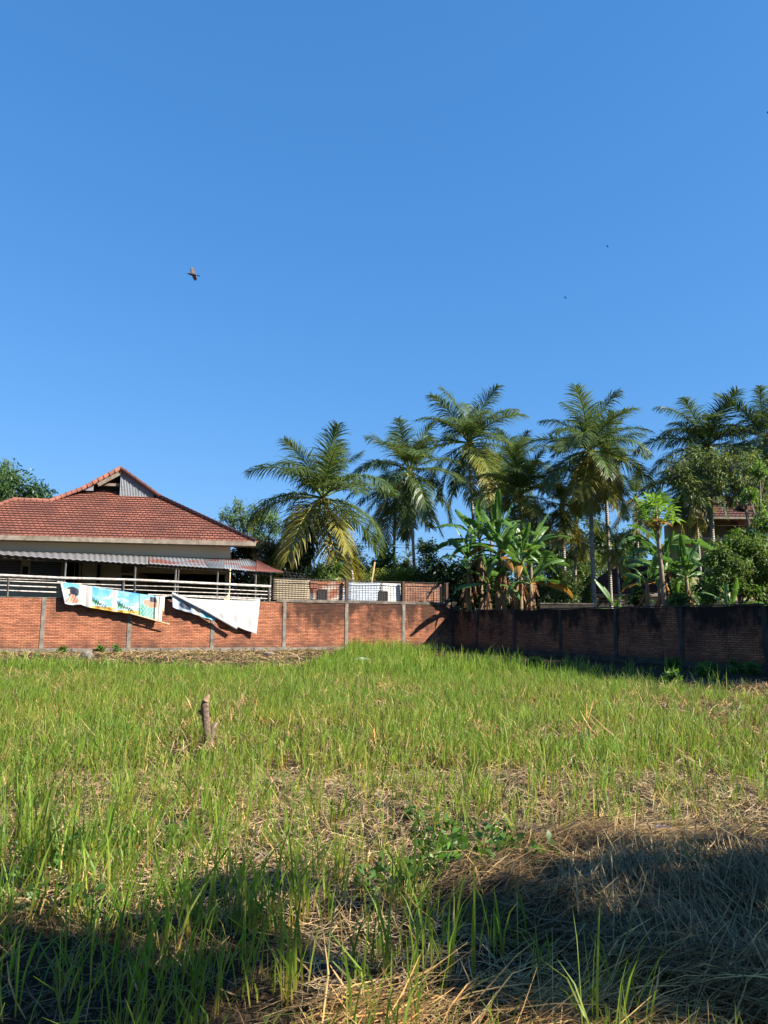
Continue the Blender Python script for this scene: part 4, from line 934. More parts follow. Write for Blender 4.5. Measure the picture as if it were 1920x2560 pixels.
palm('coconut palm rising behind the olive-leaved tree', 1768, 1120, 48, 148, 1791, 12, n=32, old=.12, nuts=0, mats=(M_FG, M_FB, M_FG, M_FYG), trunk_r=.15)
palm('dark coconut palm with twin grey stems left of the yellow building', 1735, 1215, 55, 115, 1755, 13, n=20, mats=(M_FB, M_FG, M_FB, M_FY), nuts=0)
palm('coconut palm cut off by the right edge of the photo', 1915, 1100, 46, 150, 1880, 14, n=28, nuts=5, mats=(M_FG, M_FB, M_FG, M_FY), trunk_r=.14)
palm('tiny far-off palm between the slim trunk and the near-black tree', 1021, 1398, 150, 28, 1021, 15, n=14, nuts=0, trunk_r=.14)
palm('far coconut palm filling the gap above the banana clump', 1225, 1215, 74, 95, 1230, 16, n=18, mats=(M_FB, M_FG, M_FB, M_FY), nuts=0)
palm('drooping yellowish palm behind the broad one, low on its right', 1590, 1245, 62, 80, 1598, 17, n=18, old=.4, mats=(M_FB, M_FG, M_FYG, M_FY), nuts=0)

# ------------------------------------------------------------------ bananas
M_BG = leafmat('banana_green', (.085, .18, .038), .32, .4, .45, (.18, .38, .05)); M_BY = leafmat('banana_yellow', (.38, .20, .04), .3, .5, .3, (.6, .34, .04)); M_BD = leafmat('banana_dry', (.27, .15, .08), .15, .8, .15)
M_BST = plain('banana_stem', (.26, .22, .10), .7, (.20, .12, .07), 5)
BL = {}
def banana_mesh(elev, bend, seed, mat, tear=.35, wid=.098):
    key = (elev, bend, seed, mat.name, wid)
    if key in BL: return BL[key]
    r = np.random.default_rng(seed * 77 + int(elev) + 500); K = 26; e = math.radians(elev); p = np.zeros(3); pts = [p]; tg = []
    for i in range(K):
        t = i / K; a = e - math.radians(bend) * t ** 1.5; d = np.array([math.cos(a), 0, math.sin(a)]); tg.append(d); p = p + d / K; pts.append(p)
    tg.append(tg[-1]); pts = np.array(pts); tg = np.array(tg); cat = Cat()
    V_, Q_ = tube([tuple(q) for q in pts], [.012 * (1 - .8 * i / K) for i in range(K + 1)], 5); cat.add(V_, Q_, (2.0, 1.6, 1.3))
    side = np.array([0, 1.0, 0])
    for sg in (1, -1):
        sag = .0; V0 = []; Q0 = []; T0 = []
        i = 4
        while i < K:
            run = int(r.integers(1, 4)) if r.random() < tear + .3 else int(r.integers(4, 8)); j = min(K, i + run); sag = r.uniform(-.10, .8); b_ = r.uniform(.75, 1.25)
            for q in range(i, j + 1):
                t = (q - 4) / (K - 4); w_ = wid * max(.0, math.sin(math.pi * min(1, t * .93 + .05))) ** .55
                n_ = np.cross(side, tg[q]); n_ = n_ * (1 if n_[2] > 0 else -1); shrink = .02 / K * (1 if q == i else (-1 if q == j else 0))
                base = pts[q] + tg[q] * shrink
                out = side * sg
                m1 = base + out * w_ * .5 + n_ * w_ * (.16 - sag * .25) + tg[q] * w_ * .10
                m2 = base + out * w_ * (1 - .25 * abs(sag)) + n_ * w_ * (.10 - sag * .95) + tg[q] * w_ * .28
                V0 += [base, m1, m2]; tt = b_ * (1 + .08 * (q % 2)); T0 += [(tt * 1.2, tt * 1.1, tt)] + [(tt, tt, tt)] * 2
            n0 = len(V0) - 3 * (j - i + 1)
            for q in range(j - i):
                a = n0 + q * 3
                Q0 += [(a, a + 1, a + 4, a + 3), (a + 1, a + 2, a + 5, a + 4)]
            i = j
        cat.add(np.array(V0), np.array(Q0), np.array(T0))
    me = cat.mesh('leaf'); me.materials.append(mat); me.polygons.foreach_set('use_smooth', [True] * len(me.polygons)); BL[key] = me; return me
def banana(label, bx, Y, hpx_top, leafL, seed, leaves=9, dry=3, yellow=1, group='banana plants behind the right wall', base_y=1520, extra=None):
    """hpx_top: photo row where the leaf bases leave the stem"""
    r = random.Random(seed); base = gpt(bx, Y); top = at(bx + r.uniform(-8, 8), hpx_top, Y) - base
    root = empty('banana_plant', base, label, 'banana plant', group)
    V_, Q_ = tube([(0, 0, 0), top * .5, top * .9, top], [.16, .13, .10, .06], 8); link('pseudostem', npmesh('pseudostem', V_, Q_), M_BST, root, True)
    az0 = r.uniform(0, 360)
    leaves += 1; leafL *= 1.0; dry = int(dry * 1.8); yellow = min(yellow, 2) if seed in (3, 10, 12) else min(yellow, 1)
    for i in range(leaves):
        q = i / max(1, leaves - 1); el_ = [80, 62, 45, 30, 14][min(4, int(q * 5))]; bd = [32, 62, 82, 92, 88][min(4, int(q * 5))] + 10 * r.randint(-1, 1)
        mt = M_BY if (i >= leaves - yellow and seed % 3 != 1) else M_BG
        me = banana_mesh(el_, bd, r.randint(0, 4), mt); o = bpy.data.objects.new('leaf', me); COL.objects.link(o); o.parent = root
        o.location = top - UP * .12 * q; s = leafL * r.uniform(.8, 1.1); o.scale = (s * 1.12, s * 1.0, s * 1.12); o.rotation_euler = (R(r.uniform(-35, 35)), 0, R(az0 + i * 144 + r.uniform(-20, 20)))
    for i in range(dry):
        me = banana_mesh(-66, 20, r.randint(0, 3), M_BD, .95, .06); o = bpy.data.objects.new('dry_leaf', me); COL.objects.link(o); o.parent = root
        o.location = top * r.uniform(.7, .95); s = leafL * r.uniform(.6, .9); o.scale = (s, s, s); o.rotation_euler = (R(r.uniform(-30, 30)), R(r.uniform(0, 16)), R(r.uniform(0, 360)))
    if extra:
        for (ang, el_, bd, s, mt) in extra:
            me = banana_mesh(el_, bd, r.randint(0, 4), mt); o = bpy.data.objects.new('leaf', me); COL.objects.link(o); o.parent = root
            o.location = top.copy(); o.scale = (s, s, s); o.rotation_euler = (R(-40), 0, R(ang))
    return root
banana('tall banana plant with upright leaf tips, back left of the big clump', 1205, 46.5, 1348, 2.7, 1, 10, 4, 1)
banana('banana plant with broad upright blades in the middle of the big clump', 1240, 45.2, 1362, 2.9, 2, 11, 4, 1)
banana('banana plant with a bright orange dying leaf in the big clump', 1262, 43.6, 1395, 2.3, 3, 9, 5, 3)
banana('banana plant at the left of the big clump with long leaves over the wall', 1175, 44.6, 1400, 2.5, 4, 9, 5, 1)
banana('banana plant at the right of the big clump with horizontal leaves', 1300, 43.4, 1405, 2.7, 5, 10, 5, 2, extra=[(5, 25, 60, 2.9, M_BG), (-8, 15, 55, 2.8, M_BG), (12, 40, 70, 2.6, M_BG)])
banana('banana plant with low drooping leaves, front right of the big clump', 1322, 42.2, 1455, 2.2, 6, 8, 5, 2, extra=[(0, 10, 50, 2.3, M_BG)])
banana('shorter banana plant in the shaded front of the big clump', 1222, 42.6, 1460, 2.0, 7, 7, 5, 1)
banana('banana plant at the back right of the big clump under the yellow palm', 1330, 46.0, 1375, 2.5, 8, 9, 3, 1)
banana('small banana sprout with two fresh leaves just over the wall, left of the papaya', 1545, 34.6, 1528, 1.5, 9, 4, 0, 0)
banana('banana plant with ragged orange leaves beside the papaya trunk', 1660, 37.5, 1425, 2.3, 10, 10, 6, 3, extra=[(180, 30, 65, 2.2, M_BG), (-5, 30, 50, 2.4, M_BG)])
banana('tall banana plant with dark upright blades behind the papaya', 1648, 42, 1370, 3.0, 11, 8, 2, 0)
banana('banana plant with dry hanging leaves left of the papaya trunk', 1618, 36, 1455, 1.6, 12, 7, 7, 2)
banana('banana plant between the papaya and the round shrub', 1720, 36.5, 1440, 2.0, 13, 9, 4, 2)
banana('small pale banana sprout in front of the round shrub', 1830, 31, 1530, 1.3, 14, 6, 0, 1)
banana('low banana sprout right of the papaya foot', 1742, 33.5, 1522, 1.3, 15, 5, 1, 1)

# ------------------------------------------------------------------ papaya
M_PAP = leafmat('papaya_leaf', (.16, .30, .045), .42, .45, .35, (.3, .5, .05))
def papaya_leaf():
    cat = Cat(); V0 = [(0, 0, 0)]; Q0 = []; 
    for k_ in range(7):
        a = R(-135 + 45 * k_); L = 1.0 - .10 * abs(k_ - 3); d = np.array([math.cos(a), math.sin(a), 0]); s = np.array([-d[1], d[0], 0])
        for f, w_, z in ((0.0, .02, 0), (.35, .07, .03), (.6, .15, 0), (.78, .08, -.06), (1.0, .02, -.16)):
            pass
        P = np.array([[d * L * f + np.array([0, 0, z]) for f, w_, z in ((0.0, .02, 0), (.35, .07, .03), (.6, .15, 0), (.78, .08, -.06), (1.0, .02, -.16))]])
        S = np.array([[s * w_ for f, w_, z in ((0.0, .02, 0), (.35, .07, .03), (.6, .15, 0), (.78, .08, -.06), (1.0, .02, -.16))]])
        V_, Q_ = ribbons(P, S); cat.add(V_ + np.array([1.15, 0, 0]), Q_, np.ones(3) * (1 + .1 * (k_ % 2)))
    V_, Q_ = tube([(0, 0, 0), (.6, 0, .12), (1.15, 0, 0)], [.028, .02, .015], 5); cat.add(V_, Q_, (1.3, 1.0, 1.2)); return cat.mesh('leaf')
pm = papaya_leaf(); pm.materials.append(M_PAP)
pmy = papaya_leaf(); pmy.materials.append(M_BY)
pr = empty('papaya_tree', gpt(1663, 35), 'papaya tree with a slim ringed trunk and a fresh green star-leaved crown', 'papaya tree'); ptop = at(1641, 1290, 35) - pr.location
V_, Q_ = tube([(0, 0, 0), ptop * .5 + Vector((.05, 0, 0)), ptop * .85, ptop + UP * .3], [.14, .11, .085, .04], 8); link('trunk', npmesh('trunk', V_, Q_), plain('papaya_trunk', (.34, .25, .17), .85, (.2, .15, .11), 8, .2, .02), pr, True)
for i in range(34):
    q = i / 33; o = bpy.data.objects.new('leaf', pm if i < 28 else pmy); COL.objects.link(o); o.parent = pr; o.location = ptop + UP * (.35 * (1 - q) - .1)
    s = .50 + .14 * q if i < 28 else .45; o.scale = (s,) * 3; el_ = 72 - 105 * q; o.rotation_euler = (R(random.uniform(-15, 15)), R(-el_), R(i * 137.5))
fr_ = Cat()
for i in range(5):
    a = i * 1.3; c_ = ptop + Vector((math.cos(a) * .14, math.sin(a) * .14, -.25 - .06 * i)); V_, Q_ = tube([c_ + UP * .13, c_ + UP * .06, c_ - UP * .06, c_ - UP * .14], [.02, .06, .075, .02], 7); fr_.add(V_, Q_)
link('fruit', fr_.mesh('fruit'), plain('papaya_fruit', (.50, .24, .05), .5), pr, True)

# ------------------------------------------------------------------ trees on the right
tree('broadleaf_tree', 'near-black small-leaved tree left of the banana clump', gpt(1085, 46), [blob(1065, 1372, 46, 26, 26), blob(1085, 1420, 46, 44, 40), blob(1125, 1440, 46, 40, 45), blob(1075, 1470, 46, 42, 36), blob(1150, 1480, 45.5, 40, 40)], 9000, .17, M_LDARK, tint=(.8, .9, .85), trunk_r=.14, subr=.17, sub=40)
tree('broadleaf_tree', 'sparse olive-leaved tree with twisted bare twigs in front of the yellow building', gpt(1905, 37),
     [blob(1700, 1170, 37, 38, 30), blob(1752, 1150, 37, 42, 34), blob(1810, 1160, 37, 42, 36), blob(1870, 1165, 37, 40, 34), blob(1920, 1190, 37, 45, 45), blob(1720, 1210, 37, 38, 26), blob(1790, 1208, 37, 44, 26), blob(1850, 1212, 37, 42, 28), blob(1680, 1195, 37, 22, 18), blob(1740, 1245, 37, 26, 34), blob(1905, 1260, 37, 36, 26), blob(1830, 1250, 37, 24, 18)],
     7600, .17, M_LOLIVE, trunk_r=.085, asp=.34, sub=34, subr=.2, bark=M_TWIG, twigs=7, droop=.35, tvar=.45, forkf=.86)
tree('broadleaf_tree', 'fresh green tree at the right edge with a few bare crooked branches', gpt(1935, 34),
     [blob(1900, 1180, 34, 28, 22), blob(1890, 1330, 34, 30, 24), blob(1925, 1300, 34, 34, 40), blob(1850, 1345, 34, 26, 20), blob(1870, 1235, 34, 26, 16)], 2600, .16, M_LMID, trunk_r=.1, asp=.4, bark=M_TWIG, twigs=6, tint=(1.35, 1.4, 1.0))
tree('leafy_shrub', 'large round olive-green shrub bulging over the right end of the dark wall', gpt(1850, 33),
     [blob(1815, 1390, 33, 46, 42), blob(1870, 1380, 33, 50, 48), blob(1920, 1410, 33, 50, 55), blob(1800, 1440, 33, 42, 42), blob(1860, 1455, 33, 50, 48), blob(1915, 1480, 33, 45, 45), blob(1785, 1485, 33, 28, 30), blob(1840, 1350, 33, 20, 18)], 11500, .155, M_LOLIVE, 'shrub', trunk_r=.1, asp=.4, sub=40, subr=.16, twigs=4, tint=(.9, 1.12, .8), tvar=.45)
for lb, px_, py_, Y, rx, ry, mt, n, sz, tn in (
    ('dull green bush behind the palm trunks over the grey wall', 1385, 1455, 54, 62, 62, M_LOLIVE, 8200, .17, (1.0, 1.1, .95)),
    ('loose olive bush reaching up between the grey palm trunks', 1455, 1400, 66, 60, 70, M_LOLIVE, 5200, .22, (.9, 1.0, .85)),
    ('green bush beside the white wall of the brown-roofed house', 1470, 1490, 52, 22, 22, M_LMID, 1500, .15, (1, 1, 1)),
    ('bush behind the pair of grey trunks left of the dark tiled roof', 1450, 1440, 62, 45, 55, M_LMID, 3600, .2, (.9, .9, .8)),
    ('dark tall tree filling the gap under the broad palm', 1500, 1355, 72, 60, 70, M_LDARK, 4500, .3, (1.1, 1.2, 1)),
    ('dark tall tree behind the yellow-green palm and bananas', 1370, 1370, 74, 70, 60, M_LDARK, 4500, .3, (.9, 1, .9)),
    ('grey-green tree beyond the small young palm', 1580, 1355, 75, 40, 40, M_LMID, 2600, .3, (.75, .8, .9)),
    ('dark leafy mass behind the big banana clump', 1200, 1440, 49, 90, 60, M_LDARK, 6000, .25, (.7, .75, .7)),
    ('small dark bush between the sprouting bananas and the papaya', 1595, 1490, 39, 30, 22, M_LDARK, 1500, .15, (1.3, 1.5, 1.2)),
    ('leafy bush behind the banana with orange leaves', 1700, 1480, 40, 45, 36, M_LMID, 3200, .2, (.75, .9, .75)),
    ('silvery leaved plant just over the wall right of the papaya foot', 1695, 1500, 34.5, 28, 18, M_LLIGHT, 900, .17, (.75, .95, 1.2)),
    ('dark bush under the balcony of the yellow building', 1765, 1470, 46, 40, 40, M_LDARK, 2600, .2, (1, 1.1, 1))):
    tree('leafy_bush', lb, gpt(px_, Y), [blob(px_ - rx * .35, py_ + ry * .15, Y, rx * .6, ry * .75), blob(px_ + rx * .35, py_ + ry * .2, Y, rx * .6, ry * .7), blob(px_, py_ - ry * .35, Y, rx * .5, ry * .6), blob(px_, py_ + ry * .6, Y, rx, ry * .5)], n, sz, mt, 'shrub', trunk_r=.1, tint=tn, sub=34, subr=.2)

# ------------------------------------------------------------------ buildings on the right
def wp(px, py, Y, S): return at(px, py, Y) - S
X_ = Vector((1, 0, 0)); Y_ = Vector((0, 1, 0))
hs = empty('house', gpt(1530, 60), 'house with a dark brown tiled roof behind the palm trunks', 'house'); S0 = hs.location.copy()
k = N('brown_roof_tile'); k.rough(.7, .2); uv = k.uv(); bt = k.n('ShaderNodeTexBrick'); k.l(uv, bt.inputs['Vector']); bt.inputs['Scale'].default_value = 1
bt.inputs['Brick Width'].default_value = .3; bt.inputs['Row Height'].default_value = .28; bt.inputs['Mortar Size'].default_value = .04; bt.inputs['Color1'].default_value = (.15, .07, .055, 1); bt.inputs['Color2'].default_value = (.11, .05, .045, 1); bt.inputs['Mortar'].default_value = (.03, .015, .015, 1)
k.base(bt.outputs['Color']); k.bump(k.math('SUBTRACT', 1.0, bt.outputs['Fac']), .03); M_BTILE = k.m
e0, e1 = wp(1442, 1482, 58, S0), wp(1680, 1480, 58, S0); e1.z = e0.z
def slope(p_eave0, p_eave1, ridge0, ridge1, rows, name, mat, parent):
    m = MB()
    for i in range(rows):
        t0, t1 = i / rows, (i + 1) / rows; a, b_ = p_eave0.lerp(ridge0, t0), p_eave1.lerp(ridge1, t0); c_, d_ = p_eave1.lerp(ridge1, t1), p_eave0.lerp(ridge0, t1)
        L = (ridge0 - p_eave0).length; n_ = (p_eave1 - p_eave0).cross(ridge0 - p_eave0).normalized()
        m.face([a + n_ * .06, b_ + n_ * .06, c_, d_], [(a.x, t0 * L), (b_.x, t0 * L), (c_.x, t1 * L), (d_.x, t1 * L)])
        m.face([a, b_, b_ + n_ * .06, a + n_ * .06], [(a.x, t0 * L + .26), (b_.x, t0 * L + .26), (b_.x, t0 * L + .27), (a.x, t0 * L + .27)])
    return m
r0, r1 = wp(1556, 1402, 62, S0), wp(1680, 1398, 62, S0)
m = slope(e0, e1, r0, r1, 18, 'roof', M_BTILE, hs); m.face([e0, r0, r0 + Vector((0, 6, -3)), e0 + Vector((0, 8, 0))]); m.face([r0, r1, r1 + Vector((0, 5, -3)), r0 + Vector((0, 5, -3))]); m.build('roof', M_BTILE, hs)
m = MB(); w0, w1 = wp(1466, 1500, 59, S0), wp(1690, 1500, 59, S0); m.box(Vector((0, 0, 0)), X_, Y_, UP, w0.x, w1.x, -1, 4, 0, e0.z - .12); m.build('wall', M_CREAMWALL, hs)
m = MB(); m.box(Vector((0, 0, 0)), X_, Y_, UP, e0.x, e1.x, e0.y - .02, e0.y + .10, e0.z - .22, e0.z - .04); m.build('fascia', M_OLDWOOD, hs)
m = MB(); q0 = wp(1500, 1495, 59, S0); m.box(Vector((0, 0, 0)), X_, Y_, UP, q0.x, q0.x + .9, -1.04, -1.003, q0.z - .9, q0.z); m.build('window', M_VENT, hs)
# yellow two-storey building
M_YEL = plain('yellow_plaster', (.60, .54, .26), .85, (.50, .45, .22), .7, .2); M_SLAB = plain('grey_slab', (.42, .40, .36), .85, (.3, .28, .25), 2); M_ORW = plain('orange_plaster', (.62, .26, .12), .85, (.5, .2, .1), 2)
bl = empty('building', gpt(1830, 56), 'yellow two-storey building with a railed balcony behind the right trees', 'building'); S0 = bl.location.copy()
Yb = 56
x0, x1 = wp(1722, 1300, Yb, S0).x, wp(1990, 1300, Yb, S0).x; zs = wp(1760, 1350, Yb, S0).z; ze = wp(1790, 1284, Yb, S0).z; xc = wp(1852, 1300, Yb, S0).x
m = MB(); m.box(Vector((0, 0, 0)), X_, Y_, UP, x0 + .4, x1, 1.4, 8, 0, zs - .002); m.box(Vector((0, 0, 0)), X_, Y_, UP, x0 + .9, xc, 1.6, 7.5, zs + .15, ze); m.build('wall', M_YEL, bl)
m = MB(); m.box(Vector((0, 0, 0)), X_, Y_, UP, x0 - .3, x1, 0, 8.1, zs, zs + .148); m.build('balcony_slab', M_SLAB, bl)
m = MB(); m.box(Vector((0, 0, 0)), X_, Y_, UP, xc + .003, xc + .7, .4, 7.4, zs + .15, ze - .01); m.build('column', M_ORW, bl)
cc = Cat(); hz = .95; n = 46; xr0 = x0 - .25; xr1 = wp(1960, 1300, Yb, S0).x
for i in range(n + 1):
    xx_ = xr0 + (xr1 - xr0) * i / n; V_, Q_ = tube([(xx_, .06, zs + .15), (xx_, .06, zs + .15 + hz)], [.018] * 2, 4); cc.add(V_, Q_)
for z_ in (.2, hz + .15): V_, Q_ = tube([(xr0, .06, zs + z_), (xr1, .06, zs + z_)], [.03] * 2, 4); cc.add(V_, Q_)
link('balcony_railing', cc.mesh('balcony_railing'), M_DARKWIRE, bl)
a0, a1 = wp(1712, 1290, Yb - 1, S0), wp(1890, 1276, Yb - 1, S0); a1.z = a0.z; rr0, rr1 = wp(1772, 1240, Yb + 2, S0), wp(1860, 1240, Yb + 2, S0); rr1.z = rr0.z
m = slope(a0, a1, rr0, rr1, 9, '', None, bl); m.face([a0, rr0, rr0 + Vector((0, 2, 0)), a0 + Vector((0, 9, 0))]); m.face([a1, a1 + Vector((0, 9, 0)), rr1 + Vector((0, 2, 0)), rr1]); m.build('roof', M_BTILE, bl)
m = MB(); m.box(Vector((0, 0, 0)), X_, Y_, UP, a0.x, a1.x, a0.y - .03, a0.y + .9, a0.z - .18, a0.z - .02); m.build('fascia', M_FASCIA, bl)
b0_, b1_ = wp(1858, 1262, Yb - .5, S0), wp(1985, 1288, Yb - .5, S0)
m = MB(); d_ = (b1_ - b0_).normalized(); m.box(b0_, d_, Y_, UP, 0, (b1_ - b0_).length, 0, 5, -.30, .12); m.build('side_roof', M_RIDGE, bl)
m = MB(); m.box(b0_ - UP * .32, d_, Y_, UP, .2, (b1_ - b0_).length, .1, 5, -.28, .0); m.build('eave_trim', M_CREAMWALL, bl)
m = MB(); q0 = wp(1740, 1400, Yb, S0); m.box(Vector((0, 0, 0)), X_, Y_, UP, q0.x, q0.x + 1.1, 1.36, 1.397, q0.z - 1, q0.z); m.build('window', M_VENT, bl)
# grey garden walls
def gwall(label, pxa, pxb, yt, Y, mat):
    a, b_ = gpt(pxa, Y), gpt(pxb, Y); zt = at(pxa, yt, Y).z; root = empty('concrete_wall', a, label, 'wall'); L = b_.x - a.x
    m = MB(); m.box(Vector((0, 0, 0)), X_, Y_, UP, 0, L, 0, .15, 0, zt - .08); m.build('panel', mat, root)
    m = MB(); m.box(Vector((0, 0, 0)), X_, Y_, UP, -.02, L + .02, -.03, .18, zt - .078, zt); m.build('coping', M_COPE, root)
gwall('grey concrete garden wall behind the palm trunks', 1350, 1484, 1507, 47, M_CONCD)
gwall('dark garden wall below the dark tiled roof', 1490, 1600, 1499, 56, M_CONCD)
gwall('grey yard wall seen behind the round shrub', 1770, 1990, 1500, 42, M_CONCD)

# ------------------------------------------------------------------ cables
for dz, lb in ((0, 'upper of the two thin power cables crossing behind the slim palm trunks'), (7, 'lower of the two thin power cables crossing behind the slim palm trunks')):
    a, b_ = at(640, 1345 + dz, 120), at(1500, 1368 + dz, 120); mid = (a + b_) / 2; pts = [a.lerp(b_, i / 12) - mid - UP * (.5 * (1 - ((i - 6) / 6) ** 2)) for i in range(13)]
    V_, Q_ = tube(pts, [.035] * 13, 5); o = link('power_cable', npmesh('power_cable', V_, Q_), M_DARKWIRE); o.location = mid; tag(o, lb, 'power cable', 'power cables')

# ------------------------------------------------------------------ stump
M_SB = plain('stump_bark', (.33, .235, .175), .95, (.10, .06, .045), 28, .15, .02, 60)
sp = ground_at(527, 1868); st_ = empty('dead_stump', sp, 'cut brown branch stump standing upright in the green field', 'stump'); Ys = sp.y
def sr(px, py): return at(px, py, Ys) - sp
pts = [sr(527, 1880), sr(522, 1850), sr(517, 1820), sr(514, 1790), sr(512, 1765), sr(515, 1748), sr(521, 1737)]
s = Ys / FPX; V_, Q_ = tube(pts, [13 * s, 11 * s, 9.5 * s, 9.5 * s, 10 * s, 8 * s, 2.6 * s], 12)
V_ = V_ + rng.normal(0, .0035, V_.shape); link('bark', npmesh('bark', V_, Q_), M_SB, st_, True)
V_, Q_ = tube([sr(522, 1853), sr(530, 1832), sr(540, 1806)], [9 * s, 7.5 * s, 5 * s], 9); link('side_branch', npmesh('side_branch', V_ + rng.normal(0, .003, V_.shape), Q_), M_SB, st_, True)
V_, Q_ = tube([sr(508, 1785), sr(502, 1781), sr(497, 1777)], [5 * s, 4 * s, 3.5 * s], 8); link('knot', npmesh('knot', V_, Q_), M_SB, st_, True)
V_, Q_ = tube([sr(514, 1750) + Vector((.01, -.02, 0)), sr(518, 1742) + Vector((.012, -.03, 0)), sr(523, 1736) + Vector((.005, -.01, 0))], [8.3 * s, 6.5 * s, 2.2 * s], 10); link('cut_face', npmesh('cut_face', V_, Q_), plain('fresh_cut_wood', (.36, .23, .13), .8), st_, True)

# ------------------------------------------------------------------ small things on the ground
def rock(name, px, py, z, r, mat, label, cat_, sc=(1, .8, .7)):
    import bmesh
    bm = bmesh.new(); bmesh.ops.create_icosphere(bm, subdivisions=3, radius=1)
    for v in bm.verts:
        n_ = .7 + .5 * float(fbm(np.array(v.co.x * 2 + px), np.array(v.co.y * 2 + v.co.z * 1.7), 3)); v.co = Vector((v.co.x * sc[0], v.co.y * sc[1], v.co.z * sc[2])) * r * n_
    me = bpy.data.meshes.new(name); bm.to_mesh(me); bm.free(); o = link(name, me, mat); o.location = ground_at(px, py, z); return tag(o, label, cat_)
rock('rubble', 217, 1640, .10, .26, M_CONC, 'pale lump of broken concrete at the foot of the orange wall', 'rubble')
rock('rubble', 672, 1634, .12, .18, M_OLDWOOD, 'brown broken lump lying on the wall ledge between two pilasters', 'rubble', (1.6, .6, .5))
rock('litter', 905, 1652, .12, .30, M_WHITE, 'crumpled white scrap in the taller grass before the wall', 'litter', (1.3, .7, .4))
rock('litter', 1655, 2078, .03, .085, plain('mauve_plastic', (.42, .34, .55), .4), 'crumpled mauve plastic wrapper on the straw', 'litter', (1.3, .8, .5))

# low broad-leaved weeds
wc = Cat()
spots = [(190, 2150), (160, 2190), (1050, 2090), (1110, 2150), (1120, 2230), (1290, 2170), (1300, 2190), (330, 2140), (120, 2280), (1160, 2150), (1180, 2210), (1310, 2200), (960, 2210), (1240, 2110)]
pts = []
for a, b_ in spots:
    g_ = ground_at(a, b_)
    for _ in range(3): pts.append((g_.x + random.gauss(0, .10), g_.y + random.gauss(0, .12)))
pts = np.array(pts); z = ground_z(pts[:, 0], pts[:, 1]); leaf_cat(wc, np.column_stack([pts, z + .06]), np.full((len(pts), 3), .075) * [1, 1, 1.1], 1500, .055, .55, 60, .35, droop=0)
x, y = scatter(120, 10, 30, lambda x, y: (sun_side_right(x, y) > .5) * (sun_side_right(x, y) < 7), 1.5); z = ground_z(x, y)
leaf_cat(wc, np.column_stack([x, y, z + .16]), np.full((len(x), 3), .2), 5200, .11, .45, 30, .3)
x, y = scatter(120, 22, 42, lambda x, y: (left_dist(x, y) > .3) * (left_dist(x, y) < 1.3), 1.5); z = ground_z(x, y)
leaf_cat(wc, np.column_stack([x, y, z + .12]), np.full((len(x), 3), .17), 1800, .1, .4, 30, .3)
o = link('weeds', wc.mesh('weeds'), leafmat('weed_leaf', (.10, .20, .035), .4)); tag(o, 'low broad-leaved weeds among the straw and along the walls', 'weeds', kind='stuff')

# ------------------------------------------------------------------ birds
def bird(label, pos, scale, body_pts, wings, tail, cols, group=None):
    root = empty('bird', pos, label, 'bird', group); V_, Q_ = tube([Vector(p) * scale for p in body_pts[0]], [r_ * scale for r_ in body_pts[1]], 10)
    link('body', npmesh('body', V_, Q_), cols[0], root, True)
    for wg in wings:
        m = MB(); P = [Vector(p) * scale for p in wg]; n_ = (P[1] - P[0]).cross(P[2] - P[0]).normalized() * .012 * scale * 3
        m.face([p + n_ for p in P]); m.face([p - n_ for p in P[::-1]])
        for i in range(len(P)): j = (i + 1) % len(P); m.face([P[i] + n_, P[j] + n_, P[j] - n_, P[i] - n_])
        m.build('wing', cols[1], root)
    m = MB(); P = [Vector(p) * scale for p in tail]; n_ = Vector((0, .01, .01)) * scale; m.face([p + n_ for p in P]); m.face([p - n_ for p in P[::-1]])
    for i in range(len(P)): j = (i + 1) % len(P); m.face([P[i] + n_, P[j] + n_, P[j] - n_, P[i] - n_])
    m.build('tail', cols[2], root); return root
M_FE = plain('brown_feather', (.14, .10, .085), .8, (.09, .07, .06), 9); M_FW = plain('wing_feather', (.16, .13, .12), .8, (.30, .20, .13), 5); M_FK = plain('black_feather', (.015, .018, .03), .7)
# coordinates in photo pixels / 40 around the body centre (x right, z up)
def b2(pts, k_=40.): return [(x / k_, y / k_, -z / k_) for x, z, y in pts]
bird('brown bird of prey gliding leftwards with raised wings', at(481, 685, 38), 40 * 38 / FPX,
     (b2([(-15, -1.5, 0), (-11, -1, 0), (-5, 0, 0), (2, 1, 0), (8, 2, 0), (13, 3.5, 0)]), [.008, .04, .085, .09, .06, .02]),
     [b2([(-2, 0, 0), (-6, -12, 6), (-9, -22, 12), (-5, -24.5, 13), (0, -20, 10), (4, -10, 5), (5, 0, 0)]), b2([(-2, 1, 0), (1, 10, 6), (4, 14, 9), (9, 13.5, 9), (11, 9, 6), (8, 2, 0)])],
     b2([(9, 1, 0), (15, 3, 0), (21, 5, 0), (20, 7, 0), (12, 5, 0)]), (M_FE, M_FW, M_FK))
for lb, px_, py_ in (('tiny dark bird high over the broad palm, upper of the two specks', 1518, 616), ('tiny dark bird, lower and left of the other speck', 1413, 744), ('tiny dark bird just entering at the right edge of the sky', 1919, 282)):
    bird(lb, at(px_, py_, 60), 10 * 60 / FPX, ([(-.3, 0, .1), (-.1, 0, .03), (.15, 0, -.07), (.35, 0, -.14)], [.02, .10, .09, .02]),
         [[(-.1, 0, 0), (-.25, -.3, .12), (.0, -.45, .12), (.1, 0, 0)], [(-.1, 0, 0), (.25, .3, -.02), (.45, .35, -.1), (.12, 0, -.05)]], [(.2, 0, -.1), (.42, 0, -.14), (.4, 0, -.2)], (M_FK, M_FK, M_FK), 'tiny birds high in the sky')

